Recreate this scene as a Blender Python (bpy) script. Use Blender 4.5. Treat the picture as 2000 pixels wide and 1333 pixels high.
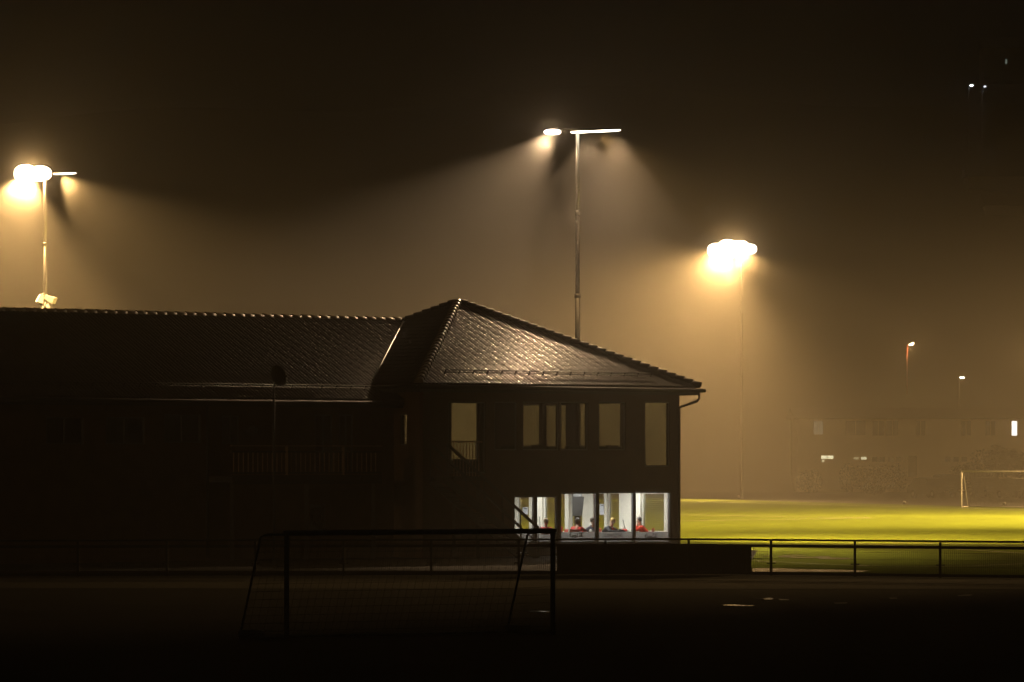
import bpy, bmesh, math, random
from mathutils import Vector, Matrix
random.seed(7)
R = math.radians
S = bpy.context.scene
C = S.collection
for o in list(bpy.data.objects): bpy.data.objects.remove(o)

# ------------------------------------------------------------------ camera
F, H, HY = 8000.0, 3.43, 893.0            # focal length (px of 2000), eye height, horizon row
cam = bpy.data.objects.new('camera', bpy.data.cameras.new('camera')); C.objects.link(cam)
cam.location = (0, 0, H); cam.rotation_euler = (R(90), 0, 0)
cam.data.lens = F/2000*36; cam.data.sensor_width = 36
cam.data.shift_y = (HY-666.5)/2000
cam.data.clip_start = 1; cam.data.clip_end = 3000
S.camera = cam
# ------------------------------------------------------------------ world, exposure, sampling
W = bpy.data.worlds.new('World'); S.world = W; W.use_nodes = True
wn = W.node_tree.nodes; wl = W.node_tree.links
bg = wn['Background']
sky = wn.new('ShaderNodeTexSky'); sky.sky_type = 'NISHITA'; sky.sun_disc = False
sky.sun_elevation = R(-8); sky.sun_rotation = R(200)
mx = wn.new('ShaderNodeMixRGB'); mx.blend_type = 'ADD'; mx.inputs[0].default_value = 1
mx.inputs[2].default_value = (0.012, 0.009, 0.005, 1)     # town glow on the cloud base
wl.new(sky.outputs[0], mx.inputs[1]); wl.new(mx.outputs[0], bg.inputs[0])
bg.inputs[1].default_value = 0.1
S.view_settings.view_transform = 'Standard'; S.view_settings.look = 'None'
S.view_settings.exposure = 0; S.view_settings.gamma = 1
S.render.engine = 'CYCLES'
cy = S.cycles
cy.use_denoising = True
cy.max_bounces = 8; cy.transparent_max_bounces = 24; cy.volume_bounces = 0
cy.glossy_bounces = 3; cy.diffuse_bounces = 3
cy.sample_clamp_indirect = 4; cy.caustics_reflective = False; cy.caustics_refractive = False

HAZE = 0.0018; ANISO = 0.82
LAMP_W = 113000.0
WARM = (1.0, 0.585, 0.205); WARMW = (1.0, 0.66, 0.36)

# ------------------------------------------------------------------ helpers
def at(px, py, d):
    "point seen at a photo pixel, at a distance"
    return Vector(((px-1000)*d/F, d, H-(py-HY)*d/F))
def ground(px, py):
    d = F*H/(py-HY); return Vector(((px-1000)*d/F, d, 0))
ORG = {}
def tag(o, label=None, cat=None, group=None, kind=None):
    if label: o['label'] = label
    if cat: o['category'] = cat
    if group: o['group'] = group
    if kind: o['kind'] = kind
    return o
def empty(name, loc, label, cat, group=None):
    o = bpy.data.objects.new(name, None); C.objects.link(o); o.location = loc
    o.empty_display_size = .3
    ORG[o.name] = Vector(loc)
    return tag(o, label, cat, group)
def copy_tree(o, parent=None):
    c = o.copy(); C.objects.link(c)
    if parent: c.parent = parent
    for ch in o.children: copy_tree(ch, c)
    return c

def mat(name, col, rough=.7, metal=0, var=.25, scale=3, bump=0, bscale=20, coat=0, emis=None, estr=0, spec=.5, alpha=1):
    m = bpy.data.materials.new(name); m.use_nodes = True
    n = m.node_tree.nodes; l = m.node_tree.links; b = n['Principled BSDF']
    b.inputs['Roughness'].default_value = rough; b.inputs['Metallic'].default_value = metal
    b.inputs['Specular IOR Level'].default_value = spec
    b.inputs['Coat Weight'].default_value = coat; b.inputs['Coat Roughness'].default_value = .08
    tc = n.new('ShaderNodeTexCoord'); no = n.new('ShaderNodeTexNoise'); no.inputs['Scale'].default_value = scale
    no.inputs['Detail'].default_value = 6
    l.new(tc.outputs['Object'], no.inputs['Vector'])
    cr = n.new('ShaderNodeValToRGB'); l.new(no.outputs['Fac'], cr.inputs[0])
    cr.color_ramp.elements[0].position = .3; cr.color_ramp.elements[1].position = .7
    cr.color_ramp.elements[0].color = tuple(c*(1-var) for c in col)+(1,)
    cr.color_ramp.elements[1].color = tuple(min(1, c*(1+var)) for c in col)+(1,)
    l.new(cr.outputs[0], b.inputs['Base Color'])
    if bump:
        nb = n.new('ShaderNodeTexNoise'); nb.inputs['Scale'].default_value = bscale; nb.inputs['Detail'].default_value = 8
        l.new(tc.outputs['Object'], nb.inputs['Vector'])
        bp = n.new('ShaderNodeBump'); bp.inputs['Strength'].default_value = bump; bp.inputs['Distance'].default_value = .02
        l.new(nb.outputs['Fac'], bp.inputs['Height']); l.new(bp.outputs[0], b.inputs['Normal'])
    if emis:
        b.inputs['Emission Color'].default_value = tuple(emis)+(1,); b.inputs['Emission Strength'].default_value = estr
        m.cycles.emission_sampling = 'NONE'
    if alpha < 1: b.inputs['Alpha'].default_value = alpha
    return m
def glass_mat(name, refl=.08, tint=(1, 1, 1)):
    m = bpy.data.materials.new(name); m.use_nodes = True
    n = m.node_tree.nodes; l = m.node_tree.links; n.remove(n['Principled BSDF'])
    t = n.new('ShaderNodeBsdfTransparent'); t.inputs[0].default_value = tuple(tint)+(1,)
    g = n.new('ShaderNodeBsdfGlossy'); g.inputs['Roughness'].default_value = .02
    lw = n.new('ShaderNodeLayerWeight'); lw.inputs[0].default_value = .25
    ma = n.new('ShaderNodeMath'); ma.operation = 'MULTIPLY_ADD'; ma.inputs[1].default_value = .5; ma.inputs[2].default_value = refl*.3
    l.new(lw.outputs['Fresnel'], ma.inputs[0])
    x = n.new('ShaderNodeMixShader'); l.new(ma.outputs[0], x.inputs[0]); l.new(t.outputs[0], x.inputs[1]); l.new(g.outputs[0], x.inputs[2])
    l.new(x.outputs[0], n['Material Output'].inputs[0])
    return m

class MB:
    def __init__(s): s.bm = bmesh.new()
    def hexa(s, p):
        "eight points: bottom loop 0-3, top loop 4-7"
        v = [s.bm.verts.new(q) for q in p]
        for f in ((3,2,1,0),(4,5,6,7),(0,1,5,4),(1,2,6,5),(2,3,7,6),(3,0,4,7)):
            s.bm.faces.new([v[i] for i in f])
        return s
    def box(s, c, d, rz=0, M=None):
        c = Vector(c); x, y, z = d[0]/2, d[1]/2, d[2]/2
        M = M or Matrix.Rotation(rz, 3, 'Z')
        return s.hexa([c+M@Vector(q) for q in ((-x,-y,-z),(x,-y,-z),(x,y,-z),(-x,y,-z),(-x,-y,z),(x,-y,z),(x,y,z),(-x,y,z))])
    def ring(s, c, ax, r, n, r2=None):
        ax = Vector(ax).normalized(); a = ax.orthogonal().normalized()
        if abs(ax.z) < .99: a = Vector((0,0,1)).cross(ax).normalized()
        b = ax.cross(a); r2 = r2 or r
        return [s.bm.verts.new(Vector(c)+a*math.cos(2*math.pi*i/n)*r+b*math.sin(2*math.pi*i/n)*r2) for i in range(n)]
    def tube(s, pts, rad, n=10, cap=True, smooth=True):
        if not isinstance(rad, (list, tuple)): rad = [rad]*len(pts)
        pts = [Vector(p) for p in pts]; rings = []
        for i, p in enumerate(pts):
            d = (pts[min(i+1, len(pts)-1)]-pts[max(i-1, 0)])
            rings.append(s.ring(p, d, rad[i], n))
        for a, b in zip(rings, rings[1:]):
            for i in range(n):
                f = s.bm.faces.new((a[i], a[(i+1)%n], b[(i+1)%n], b[i])); f.smooth = smooth
        if cap:
            s.bm.faces.new(rings[0][::-1]); s.bm.faces.new(rings[-1])
        return s
    def bar(s, p, q, w, h):
        "rectangular bar from p to q"
        p, q = Vector(p), Vector(q); d = (q-p).normalized()
        a = Vector((0,0,1)).cross(d)
        a = a.normalized() if a.length > 1e-4 else Vector((1,0,0)); b = d.cross(a)
        a, b = a*w/2, b*h/2
        return s.hexa([p-a-b, p+a-b, p+a+b, p-a+b, q-a-b, q+a-b, q+a+b, q-a+b])
    def ball(s, c, r, seg=12, rings=8, sc=(1,1,1)):
        M = Matrix.Translation(c)@Matrix.Diagonal((r*sc[0], r*sc[1], r*sc[2], 1))
        res = bmesh.ops.create_uvsphere(s.bm, u_segments=seg, v_segments=rings, radius=1, matrix=M)
        for v in res['verts']:
            for f in v.link_faces: f.smooth = True
        return s
    def face(s, pts):
        s.bm.faces.new([s.bm.verts.new(p) for p in pts]); return s
    def prism(s, pts, off):
        "polygon pts extruded by the vector off"
        off = Vector(off); a = [s.bm.verts.new(Vector(p)) for p in pts]; b = [s.bm.verts.new(Vector(p)+off) for p in pts]
        s.bm.faces.new(a[::-1]); s.bm.faces.new(b)
        for i in range(len(pts)):
            j = (i+1) % len(pts); s.bm.faces.new((a[i], a[j], b[j], b[i]))
        return s
    def build(s, name, m, parent=None, fix=True, bevel=0):
        if fix: bmesh.ops.recalc_face_normals(s.bm, faces=s.bm.faces)
        me = bpy.data.meshes.new(name)
        org = Vector((0,0,0))
        if parent is not None: org = ORG[parent.name]
        if org.length: bmesh.ops.translate(s.bm, verts=s.bm.verts, vec=-org)
        s.bm.to_mesh(me); s.bm.free()
        if m: me.materials.append(m)
        o = bpy.data.objects.new(name, me); C.objects.link(o)
        if parent is not None: o.parent = parent
        ORG[o.name] = org
        if bevel:
            b = o.modifiers.new('bevel', 'BEVEL'); b.width = bevel; b.segments = 2; b.limit_method = 'ANGLE'
        return o

M_ = {}
M_['asphalt'] = mat('dark_asphalt', (.022,.021,.02), .95, var=.35, scale=.6, bump=.5, bscale=25, spec=.03)
M_['ground'] = mat('dark_gravel', (.02,.021,.023), .9, var=.3, scale=.3, bump=.5, bscale=12, spec=.1)
M_['steel'] = mat('galvanised_steel', (.32,.32,.3), .42, metal=.6, var=.15)
M_['poleshade'] = mat('shaded_pole', (.035,.033,.03), .65, var=.15)  # dark tone that puts shade into the pole colour
M_['darksteel'] = mat('dark_steel', (.06,.06,.06), .45, metal=.5, var=.2)
M_['tile'] = mat('wet_roof_tile', (.05,.035,.028), .5, var=.35, scale=1.7, coat=.8)
M_['tile'].node_tree.nodes['Principled BSDF'].inputs['Coat Roughness'].default_value = .24
M_['shadedcap'] = mat('shaded_hip_cap', (.04,.032,.024), .75, var=.4, scale=3)  # dark tone puts shade into the right and back hip caps
M_['cap'] = mat('lit_wet_hip_cap_tile', (.32,.26,.22), .3, var=.3, scale=2, coat=1)  # pale tone puts the lamp's highlight into the front-left hip cap
M_['wall'] = mat('dark_red_boards', (.10,.045,.03), .7, var=.2, scale=2)
M_['wallyel'] = mat('stained_boards', (.13,.075,.035), .7, var=.2, scale=2)
M_['render'] = mat('grey_render', (.16,.15,.13), .85, var=.15)
M_['trim'] = mat('dark_trim', (.05,.045,.04), .6, var=.15)
M_['white'] = mat('white_paint', (.78,.77,.72), .5, var=.04)
M_['cream'] = mat('cream_paint', (.8,.76,.66), .55, var=.04)
M_['frame'] = mat('grey_window_frame', (.14,.14,.14), .4, var=.1)
M_['glass'] = glass_mat('window_glass', tint=(.93,.94,.93)); M_['glassd'] = glass_mat('dusty_window_glass', tint=(.76,.78,.72))
M_['gutter'] = mat('black_gutter', (.02,.02,.02), .7, var=.1)
M_['lens'] = mat('lamp_lens', (.9,.9,.9), .3, emis=(1,.88,.66), estr=7)
M_['lensw'] = mat('lamp_lens_white', (.9,.9,.9), .3, emis=(1,.92,.86), estr=7)
M_['pipe'] = mat('pale_pipe', (.6,.58,.55), .35, var=.1)

# ------------------------------------------------------------------ terrain
g = MB()
g.face([(-900,-60,0),(1500,-60,0),(1500,2200,0),(-900,2200,0)])
tag(g.build('ground', M_['ground']), kind='structure')

# ------------------------------------------------------------------ turf
mt = mat('artificial_turf', (.15,.2,.025), .9, var=.2, scale=.5, bump=.4, bscale=30, spec=0)
g = MB()
turf_poly = [(6.9,121.5),(60,98),(110,120),(75,152),(54.8,213),(34.3,274),(13.8,335),(-6,394),(-45,400),(-25,178),(0,170),(9,150)]
g.face([(x, y, .02) for x, y in turf_poly])
tag(g.build('pitch', mt), kind='structure')

# ------------------------------------------------------------------ floodlight masts
HALOS = []
def mast(px, d, topy, label, spots, botpx=None, heads=None, segs=(.30,.26,.22,.18), spill=(), steel=0, halo=None):
    base = Vector(((px-1000)*d/F, d, 0)); topz = H+(HY-topy)*d/F
    r = empty('floodlight_mast', base, label, 'floodlight mast', 'floodlight masts round the pitch')
    n = len(segs)
    for i, w in enumerate(segs):
        z0, z1 = topz*i/n, topz*(i+1)/n
        m = MB(); m.tube([base+Vector((0,0,z0)), base+Vector((0,0,z1))], [w/2, w/2*.93], 16)
        if i: m.tube([base+Vector((0,0,z0-.12)), base+Vector((0,0,z0+.06))], [w/2+.035]*2, 16)
        if i == 0: m.tube([base, base+Vector((0,0,.05))], [.3,.3], 16)
        m.build('pole_section', M_['steel'] if (not steel or i > n-1-(steel == 1)) else M_['poleshade'], r)
    arm = MB(); top = base+Vector((0,0,topz))
    x0 = min(h[0]-h[2]/2 for h in heads); x1 = max(h[0]+h[2]/2 for h in heads)
    arm.bar(top+Vector((x0*.8,0,.0)), top+Vector((x1*.9,0,.0)), .06, .06)
    arm.build('crossarm', M_['darksteel'], r)
    for (hx, hz, hw, tilt, hd_, mm, thick) in heads:
        c = top+Vector((hx, -.12, hz-.1))
        Mr = Matrix.Rotation(tilt[1], 3, 'Y')@Matrix.Rotation(-tilt[0], 3, 'X')
        m = MB(); 
        pts = []
        for a in range(20):
            t = 2*math.pi*a/20; pts.append(Vector((math.copysign(abs(math.cos(t))**.9, math.cos(t))*hw/2, math.copysign(abs(math.sin(t))**.9, math.sin(t))*(hd_ or .52)/2, 0)))
        m.prism([c+Mr@p for p in pts], Mr@Vector((0,0,thick)))
        hd = m.build('lamp_head', M_['darksteel'], r)
        m = MB(); m.prism([c+Mr@(p*.93+Vector((0,0,-.03))) for p in pts], Mr@Vector((0,0,.027)))
        m.build('lens', mm, hd)
    for (ox, az, el, half, pw, col, blend) in spots:
        ld = bpy.data.lights.new('floodlight_beam', 'SPOT'); ld.energy = pw*LAMP_W; ld.color = col
        ld.spot_size = 2*R(half); ld.spot_blend = blend; ld.shadow_soft_size = .16
        lo = bpy.data.objects.new('floodlight_beam', ld); C.objects.link(lo); lo.parent = r
        lo.location = Vector((ox, -.2, topz-.22))
        dv = Vector((math.cos(R(az))*math.cos(R(el)), math.sin(R(az))*math.cos(R(el)), math.sin(R(el))))
        lo.rotation_euler = dv.to_track_quat('-Z', 'Y').to_euler()
    for (ox, pw, col) in spill:            # stray light leaving the housings in every direction
        ld = bpy.data.lights.new('floodlight_spill', 'POINT'); ld.energy = pw*LAMP_W; ld.color = col; ld.shadow_soft_size = .3
        lo = bpy.data.objects.new('floodlight_spill', ld); C.objects.link(lo); lo.parent = r; lo.location = (ox, -.35, topz-.2)
    if halo: HALOS.append((top+Vector((halo[0], -.35, halo[1]*.07)), halo[1], halo[2]))
    return r
# azimuth: 0 = to the right of the picture, 90 = away from the camera
dL, dM, dR = 184.0, 160.0, 335.0
mast(1128, dM, 252, 'tallest floodlight mast rising behind the hip roof on a dark stepped pole',
     [(-1.0, 180, -50, 37, 1.15, WARMW, .4), (-.95, -132, -46, 33, .15, WARMW, .4), (.5, -96, -52, 31, .17, WARMW, .3), (1.6, -92, -52, 31, .19, WARMW, .3), (.9, 0, -60, 45, .09, WARM, .5), (.9, 40, -38, 34, 1.3, WARM, 1)], spill=[(-1.0, .0019, WARMW)], halo=(-.95, 2.6, .03),
     heads=[(-.98,-.02,.71,(R(20),0),0,M_['lensw'],.04),(.11,-.02,.82,(R(4),R(-2)),0,M_['lens'],.025),(1.02,.02,1.42,(R(3),R(-2.5)),0,M_['lens'],.025)],
     segs=(.26,.23,.21,.18,.15), steel=1)  # top section pale, lower ones dark: lamp light put into the pole colours
mast(88, dL, 335, 'floodlight mast glaring above the left roof, small spotlights low on its pole',
     [(-.8, -100, -54, 43, .9, WARM, .5), (.8, 15, -48, 42, 1.9, WARM, .5)], spill=[(-.5, .009, WARM)], halo=(-.9, 4.2, .12),
     heads=[(-.85,-.02,1.15,(R(66),0),.95,M_['lens'],.12),(-.2,.0,1.1,(R(62),R(-2)),.8,M_['lens'],.15),(.9,.0,1.1,(R(3),R(-2.5)),0,M_['lens'],.03)],  # left-hand lenses enlarged to the outline of the lamp's glare
     segs=(.28,.25,.22,.19,.17))
mast(1448, dR, 487, 'distant floodlight mast blazing over the far pitch, its thin pole fading in haze',
     [(-1.3, -115, -40, 42, 1.2, WARM, .7), (-.3, -60, -48, 44, .32, WARM, .6)], spill=[(-.8, .017, WARM)], halo=(-.9, 9.0, .075),
     heads=[(-2.1,.02,1.5,(R(68),0),1.3,M_['lens'],.12),(-1.15,.12,1.9,(R(70),0),1.75,M_['lens'],.16),(-.1,.1,1.8,(R(70),0),1.6,M_['lens'],.14),(.7,.1,1.2,(R(66),0),1.0,M_['lens'],.12)],  # lenses oversized and overlapped to imitate the blob of glare
     segs=(.28,.25,.22,.18), steel=9)
# a warm lamp added outside the frame to the left to brighten the balcony
cl = empty('added_balcony_lamp', (-42,104,0), 'added unseen lamp beyond the left edge, aimed at the balcony', 'street lamp')
m = MB(); m.tube([(-42,104,0),(-42,104,7.5)], [.08,.05], 10); m.build('pole', M_['darksteel'], cl)
m = MB(); m.bar((-42,104,7.5),(-41.1,104.6,7.6), .25, .1); m.build('lamp_head', M_['darksteel'], cl)
ld = bpy.data.lights.new('lamp_glow', 'SPOT'); ld.energy = .02*LAMP_W; ld.color = (1,.62,.28); ld.spot_size = R(34); ld.spot_blend = .6; ld.shadow_soft_size = .1
lo = bpy.data.objects.new('lamp_glow', ld); C.objects.link(lo); lo.parent = cl; lo.location = (1,.7,7.4)
lo.rotation_euler = Vector((33,32,-5.2)).to_track_quat('-Z','Y').to_euler()
# two more masts stand outside the frame to the right
mast(1000+8000*75/215, 215, 893-15*8000/215, 'floodlight mast beyond the right edge halfway along the pitch',
     [(-1.0, 178, -22, 30, 24, WARM, 1), (1.0, 146, -24, 28, 26, WARM, 1), (-1.0, -126, -16, 12, 2.2, WARM, .8)],
     heads=[(-1.2,0,1.1,(R(30),0),0,M_['lens'],.06),(1.2,0,1.1,(R(30),0),0,M_['lens'],.06)])
mast(1000+8000*70/320, 320, 893-17*8000/320, 'floodlight mast beyond the right edge at the far end of the pitch',
     [(-1.0, 226, -26, 30, 2.6, WARM, 1)],
     heads=[(-1.2,0,1.1,(R(30),0),0,M_['lens'],.06),(1.2,0,1.1,(R(30),0),0,M_['lens'],.06)])

# ------------------------------------------------------------------ clubhouse
TH = R(37); U = Vector((math.cos(TH), math.sin(TH), 0)); V = Vector((-math.sin(TH), math.cos(TH), 0))
P0 = Vector(((818-1000)/F*138, 138, 0)); LR = 12.3
EZ, SL = 5.90, .498
def B(u, v, z): return P0+U*u+V*v+Vector((0,0,z))
def u_at(px, v): k = (px-1000)/F; return (k*(P0.y+v*V.y)-P0.x-v*V.x)/(U.x-k*U.y)
def v_at(px, u): k = (px-1000)/F; return (k*(P0.y+u*U.y)-P0.x-u*U.x)/(V.x-k*V.y)
def z_at(py, u, v): d = B(u, v, 0).y; return H-(py-HY)*d/F
club = empty('clubhouse', B(6, 6, 0), 'dark two-storey clubhouse with hip-roofed corner pavilion and long tiled wing', 'clubhouse')

def blk(m, u0, u1, v0, v1, z0, z1):
    return m.hexa([B(u0,v0,z0),B(u1,v0,z0),B(u1,v1,z0),B(u0,v1,z0),B(u0,v0,z1),B(u1,v0,z1),B(u1,v1,z1),B(u0,v1,z1)])
def wall_u(m, u0, u1, v0, v1, z0, z1, ops):
    "wall running along u; ops = (ua, ub, za, zb)"
    cuts = sorted({u0, u1, *[c for o in ops for c in o[:2]]})
    for a, b in zip(cuts, cuts[1:]):
        if b-a < 1e-4: continue
        oz = sorted([(o[2], o[3]) for o in ops if o[0] < (a+b)/2 < o[1]]); z = z0
        for za, zb in oz:
            if za-z > 1e-3: blk(m, a, b, v0, v1, z, za)
            z = max(z, zb)
        if z1-z > 1e-3: blk(m, a, b, v0, v1, z, z1)
def wall_v(m, v0, v1, u0, u1, z0, z1, ops):
    cuts = sorted({v0, v1, *[c for o in ops for c in o[:2]]})
    for a, b in zip(cuts, cuts[1:]):
        if b-a < 1e-4: continue
        oz = sorted([(o[2], o[3]) for o in ops if o[0] < (a+b)/2 < o[1]]); z = z0
        for za, zb in oz:
            if za-z > 1e-3: blk(m, u0, u1, a, b, z, za)
            z = max(z, zb)
        if z1-z > 1e-3: blk(m, u0, u1, a, b, z, z1)

UE, VE = 11.83, 11.7          # outer right wall, outer back wall
VF = .6                        # outer face of the front wall
T = .2
def fwin(l, r, ty, by):        # clear px range -> opening in the front wall
    a = u_at(l-2, VF); b = u_at(r+2, VF+T)
    return (a, b, z_at(by, (a+b)/2, VF), z_at(ty, (a+b)/2, VF))
F_low = [fwin(1006,1037,969,1061), fwin(1050,1081,969,1061), fwin(1097,1158,962,1061), fwin(1171,1231,961,1061), fwin(1243,1302,961,1061)]
F_up = [fwin(878,940,785,925), fwin(968,1001,785,880), fwin(1023,1083,785,880), fwin(1097,1140,785,880), fwin(1171,1213,785,880), fwin(1261,1299,785,912)]
def swin(l, r, ty, by):
    v1 = v_at(l, UE); v0 = v_at(r, UE-T)
    return (v0, v1, z_at(by, UE, (v0+v1)/2), z_at(ty, UE, (v0+v1)/2))
S_up = [swin(1012,1053,790,905), swin(1068,1105,790,905), swin(1133,1211,787,905), swin(1256,1303,780,915)]
S_low = [swin(1015,1033,962,1040), swin(1067,1103,962,1040), swin(1119,1137,962,1040), swin(1166,1180,962,1040), swin(1193,1209,962,1040), swin(1259,1297,962,1040)]
def bwin(l, r, ty, by):
    a = u_at(l, VE-T); b = u_at(r, VE)
    return (a, b, z_at(by, (a+b)/2, VE), z_at(ty, (a+b)/2, VE))
B_up = [bwin(776,801,800,880), bwin(882,931,785,900), bwin(979,1000,785,900)]
# left wall of the pavilion, in front of the wing
va, vb = v_at(795, .6), v_at(781, .6)
L_up = [(va, vb, z_at(870,.6,1.2), z_at(808,.6,1.2))]
ZC, ZS0, ZS1 = 5.72, 2.62, 2.86     # upper ceiling, slab
UP = u_at(1000, VF+T)-.05            # partition left of the lit room
m = MB(); wall_u(m, .6, UE, VF, VF+T, 0, ZC, F_low+F_up); m.build('front_wall', M_['wall'], club)
m = MB(); wall_v(m, VF+T, VE, UE-T, UE, 0, ZS0, S_low); m.build('side_wall', M_['cream'], club)
m = MB(); wall_v(m, VF+T, VE, UE-T, UE, ZS0, ZC, S_up); m.build('side_wall', M_['wall'], club)
m = MB(); wall_u(m, .6, UE-T, VE-T, VE, 0, ZC, B_up); m.build('back_wall', M_['wall'], club)
m = MB(); wall_v(m, VF+T, VE-T, .6, .8, 0, ZC, L_up); m.build('side_wall', M_['wallyel'], club)
m = MB(); blk(m, .8, UE-T, VF+T, VE-T, ZS0, ZS1); m.build('floor_slab', M_['white'], club)
m = MB(); blk(m, .8, UE-T, VF+T, VE-T, ZC-.05, ZC+.05); m.build('ceiling', M_['trim'], club)
m = MB(); blk(m, .8, UE-T, VF+T, VE-T, ZS1, ZS1+.03); m.build('floor', M_['trim'], club)
m = MB(); blk(m, UP-.12, UP, VF+T, VE-T, .02, ZS0); m.build('partition_wall', M_['white'], club)
m = MB(); blk(m, UP, UE-T, VF+T, VE-T, .0, .06); m.build('floor', mat('grey_linoleum', (.3,.3,.28), .4), club)

# roofs ---------------------------------------------------------------
trnd = random.Random(3)
def tile_slope(m, fr, w0, w1, alo, ahi, pitch=.15, course=.31, amp=.042, lip=.007, seg=8):
    """fr(a, w, h): point at a along the eave, w metres in plan from the eave, h above the roof plane;
    alo(w), ahi(w): ends of the slope at w"""
    sec = math.sqrt(1+SL*SL); cw = course/sec; n = max(1, round((w1-w0)/cw)); cw = (w1-w0)/n
    bm = m.bm
    for j in range(n):
        wa, wb = w0+j*cw, w0+(j+1)*cw
        lo, hi = min(alo(wa), alo(wb)), max(ahi(wa), ahi(wb))
        i0, i1 = math.floor(lo/pitch*seg), math.ceil(hi/pitch*seg)
        prev = None; lv_ = lip
        for i in range(i0, i1+1):
            if (i+seg//2) % seg == 0: lv_ = lip*(.7+.8*trnd.random())
            a = i*pitch/seg; h = amp*(.5+.5*math.cos(2*math.pi*i/seg))**1.3
            h += .004*math.sin(i//seg*2.1+j*1.3)
            a0 = min(max(a, alo(wa)), ahi(wa)); a1 = min(max(a, alo(wb)), ahi(wb))
            v0 = bm.verts.new(fr(a0, wa, h+lv_)); v1 = bm.verts.new(fr(a1, wb, h)); v2 = bm.verts.new(fr(a0, wa+.002, h+lv_)); v3 = bm.verts.new(fr(a0, wa+.002, -.02))
            if prev and ((a0-prev[4]) > 1e-5 or (a1-prev[5]) > 1e-5):
                try:
                    f = bm.faces.new((prev[0], v0, v1, prev[1])); f.smooth = True
                    if a0-prev[4] > 1e-5: bm.faces.new((prev[3], v3, v2, prev[2]))
                except ValueError: pass
            prev = (v0, v1, v2, v3, a0, a1)
def cap_row(m, p, q, r=.15, step=.33):
    "overlapping half-round ridge tiles from p to q"
    p, q = Vector(p), Vector(q); L = (q-p).length; d = (q-p)/L; n = max(1, round(L/step)); st = L/n
    side = Vector((0,0,1)).cross(d).normalized(); up = d.cross(side)
    for k in range(n):
        a = p+d*(k*st-.02); b = p+d*((k+1)*st+.03); ra, rb = r*1.12, r*.92
        rows = []
        for c, rr, off in ((a, ra, .015), (b, rb, 0)):
            rows.append([m.bm.verts.new(c+side*math.cos(t*math.pi/8)*rr+up*(math.sin(t*math.pi/8)*rr*.95+off-.03)) for t in range(9)])
        for t in range(8):
            f = m.bm.faces.new((rows[0][t], rows[0][t+1], rows[1][t+1], rows[1][t])); f.smooth = True
        m.bm.faces.new(rows[0][::-1]); m.bm.faces.new(rows[1])
hL = LR/2; AZ = EZ+hL*SL
roofm = MB()
fr_front = lambda a, w, h: B(a, w, EZ+w*SL)+(Vector((0,0,1))-V*SL)*h
tile_slope(roofm, fr_front, 0, hL, lambda w: w, lambda w: LR-w)
fr_left = lambda a, w, h: B(w, a, EZ+w*SL)+(Vector((0,0,1))-U*SL)*h
tile_slope(roofm, fr_left, 0, hL, lambda w: w, lambda w: LR-w)
fr_right = lambda a, w, h: B(LR-w, a, EZ+w*SL)+(Vector((0,0,1))+U*SL)*h
tile_slope(roofm, fr_right, 0, hL, lambda w: w, lambda w: LR-w, pitch=.3, seg=4)
fr_back = lambda a, w, h: B(a, LR-w, EZ+w*SL)+(Vector((0,0,1))+V*SL)*h
tile_slope(roofm, fr_back, 0, hL, lambda w: w, lambda w: LR-w, pitch=.3, seg=4)
roof = roofm.build('hip_roof', M_['tile'], club, fix=False)
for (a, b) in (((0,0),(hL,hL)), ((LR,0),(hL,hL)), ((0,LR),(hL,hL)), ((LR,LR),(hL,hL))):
    m = MB(); cap_row(m, B(a[0],a[1],EZ+.05), B(b[0],b[1],AZ+.05)); m.build('hip_cap', M_['cap'] if a == (0,0) else M_['shadedcap'], roof)
# solid roof body under the tiles (keeps light out) and eaves
m = MB()
c = [B(.05,.05,EZ-.06), B(LR-.05,.05,EZ-.06), B(LR-.05,LR-.05,EZ-.06), B(.05,LR-.05,EZ-.06)]; ap = B(hL,hL,AZ-.1)
vs = [m.bm.verts.new(x) for x in c]; va_ = m.bm.verts.new(ap)
for i in range(4): m.bm.faces.new((vs[i], vs[(i+1)%4], va_))
m.bm.faces.new(vs[::-1]); m.build('roof_deck', M_['trim'], roof)
m = MB()
for (u0,u1,v0,v1) in ((.03,LR-.03,.03,.08),(.03,LR-.03,LR-.08,LR-.03),(.03,.08,.08,LR-.08),(LR-.08,LR-.03,.08,LR-.08)): blk(m,u0,u1,v0,v1,EZ-.28,EZ-.07)
m.build('fascia', M_['trim'], club)
m = MB(); blk(m,.081,LR-.081,.081,LR-.081,EZ-.25,EZ-.2)
m.build('soffit', M_['trim'], club)
# wing
WV0, WR, WE = 1.7, 7.6, 5.36; WRZ = WE+(WR-WV0)*SL; UW = -26.0
def wing_hi(w):   # where the wing slope meets the pavilion's left slope
    z = WE+w*SL
    return max(.6, (z-EZ)/SL+.05) if z > EZ else .6
m = MB()
fr_w = lambda a, w, h: B(a, WV0+w, WE+w*SL)+(Vector((0,0,1))-V*SL)*h
tile_slope(m, fr_w, 0, WR-WV0, lambda w: UW, wing_hi)
fr_wb = lambda a, w, h: B(a, 2*WR-WV0-w, WE+w*SL)+(Vector((0,0,1))+V*SL)*h
tile_slope(m, fr_wb, 0, WR-WV0, lambda w: UW, wing_hi, pitch=.3, seg=4)
wroof = m.build('wing_roof', M_['tile'], club, fix=False)
m = MB(); cap_row(m, B(UW, WR, WRZ+.05), B(4.75, WR, WRZ+.05), r=.12, step=.4); m.build('ridge_cap', mat('lit_ridge_tile', (.34,.28,.2), .5, var=.4, scale=2.5, bump=.3), wroof)  # pale tone puts the floodlight's glow into the ridge caps
m = MB(); m.prism([B(UW+.1,WV0+.05,WE-.07), B(UW+.1,WR,WRZ-.1), B(UW+.1,2*WR-WV0-.05,WE-.07)], U*(.5-UW)); m.build('roof_deck', M_['trim'], wroof)
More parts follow.
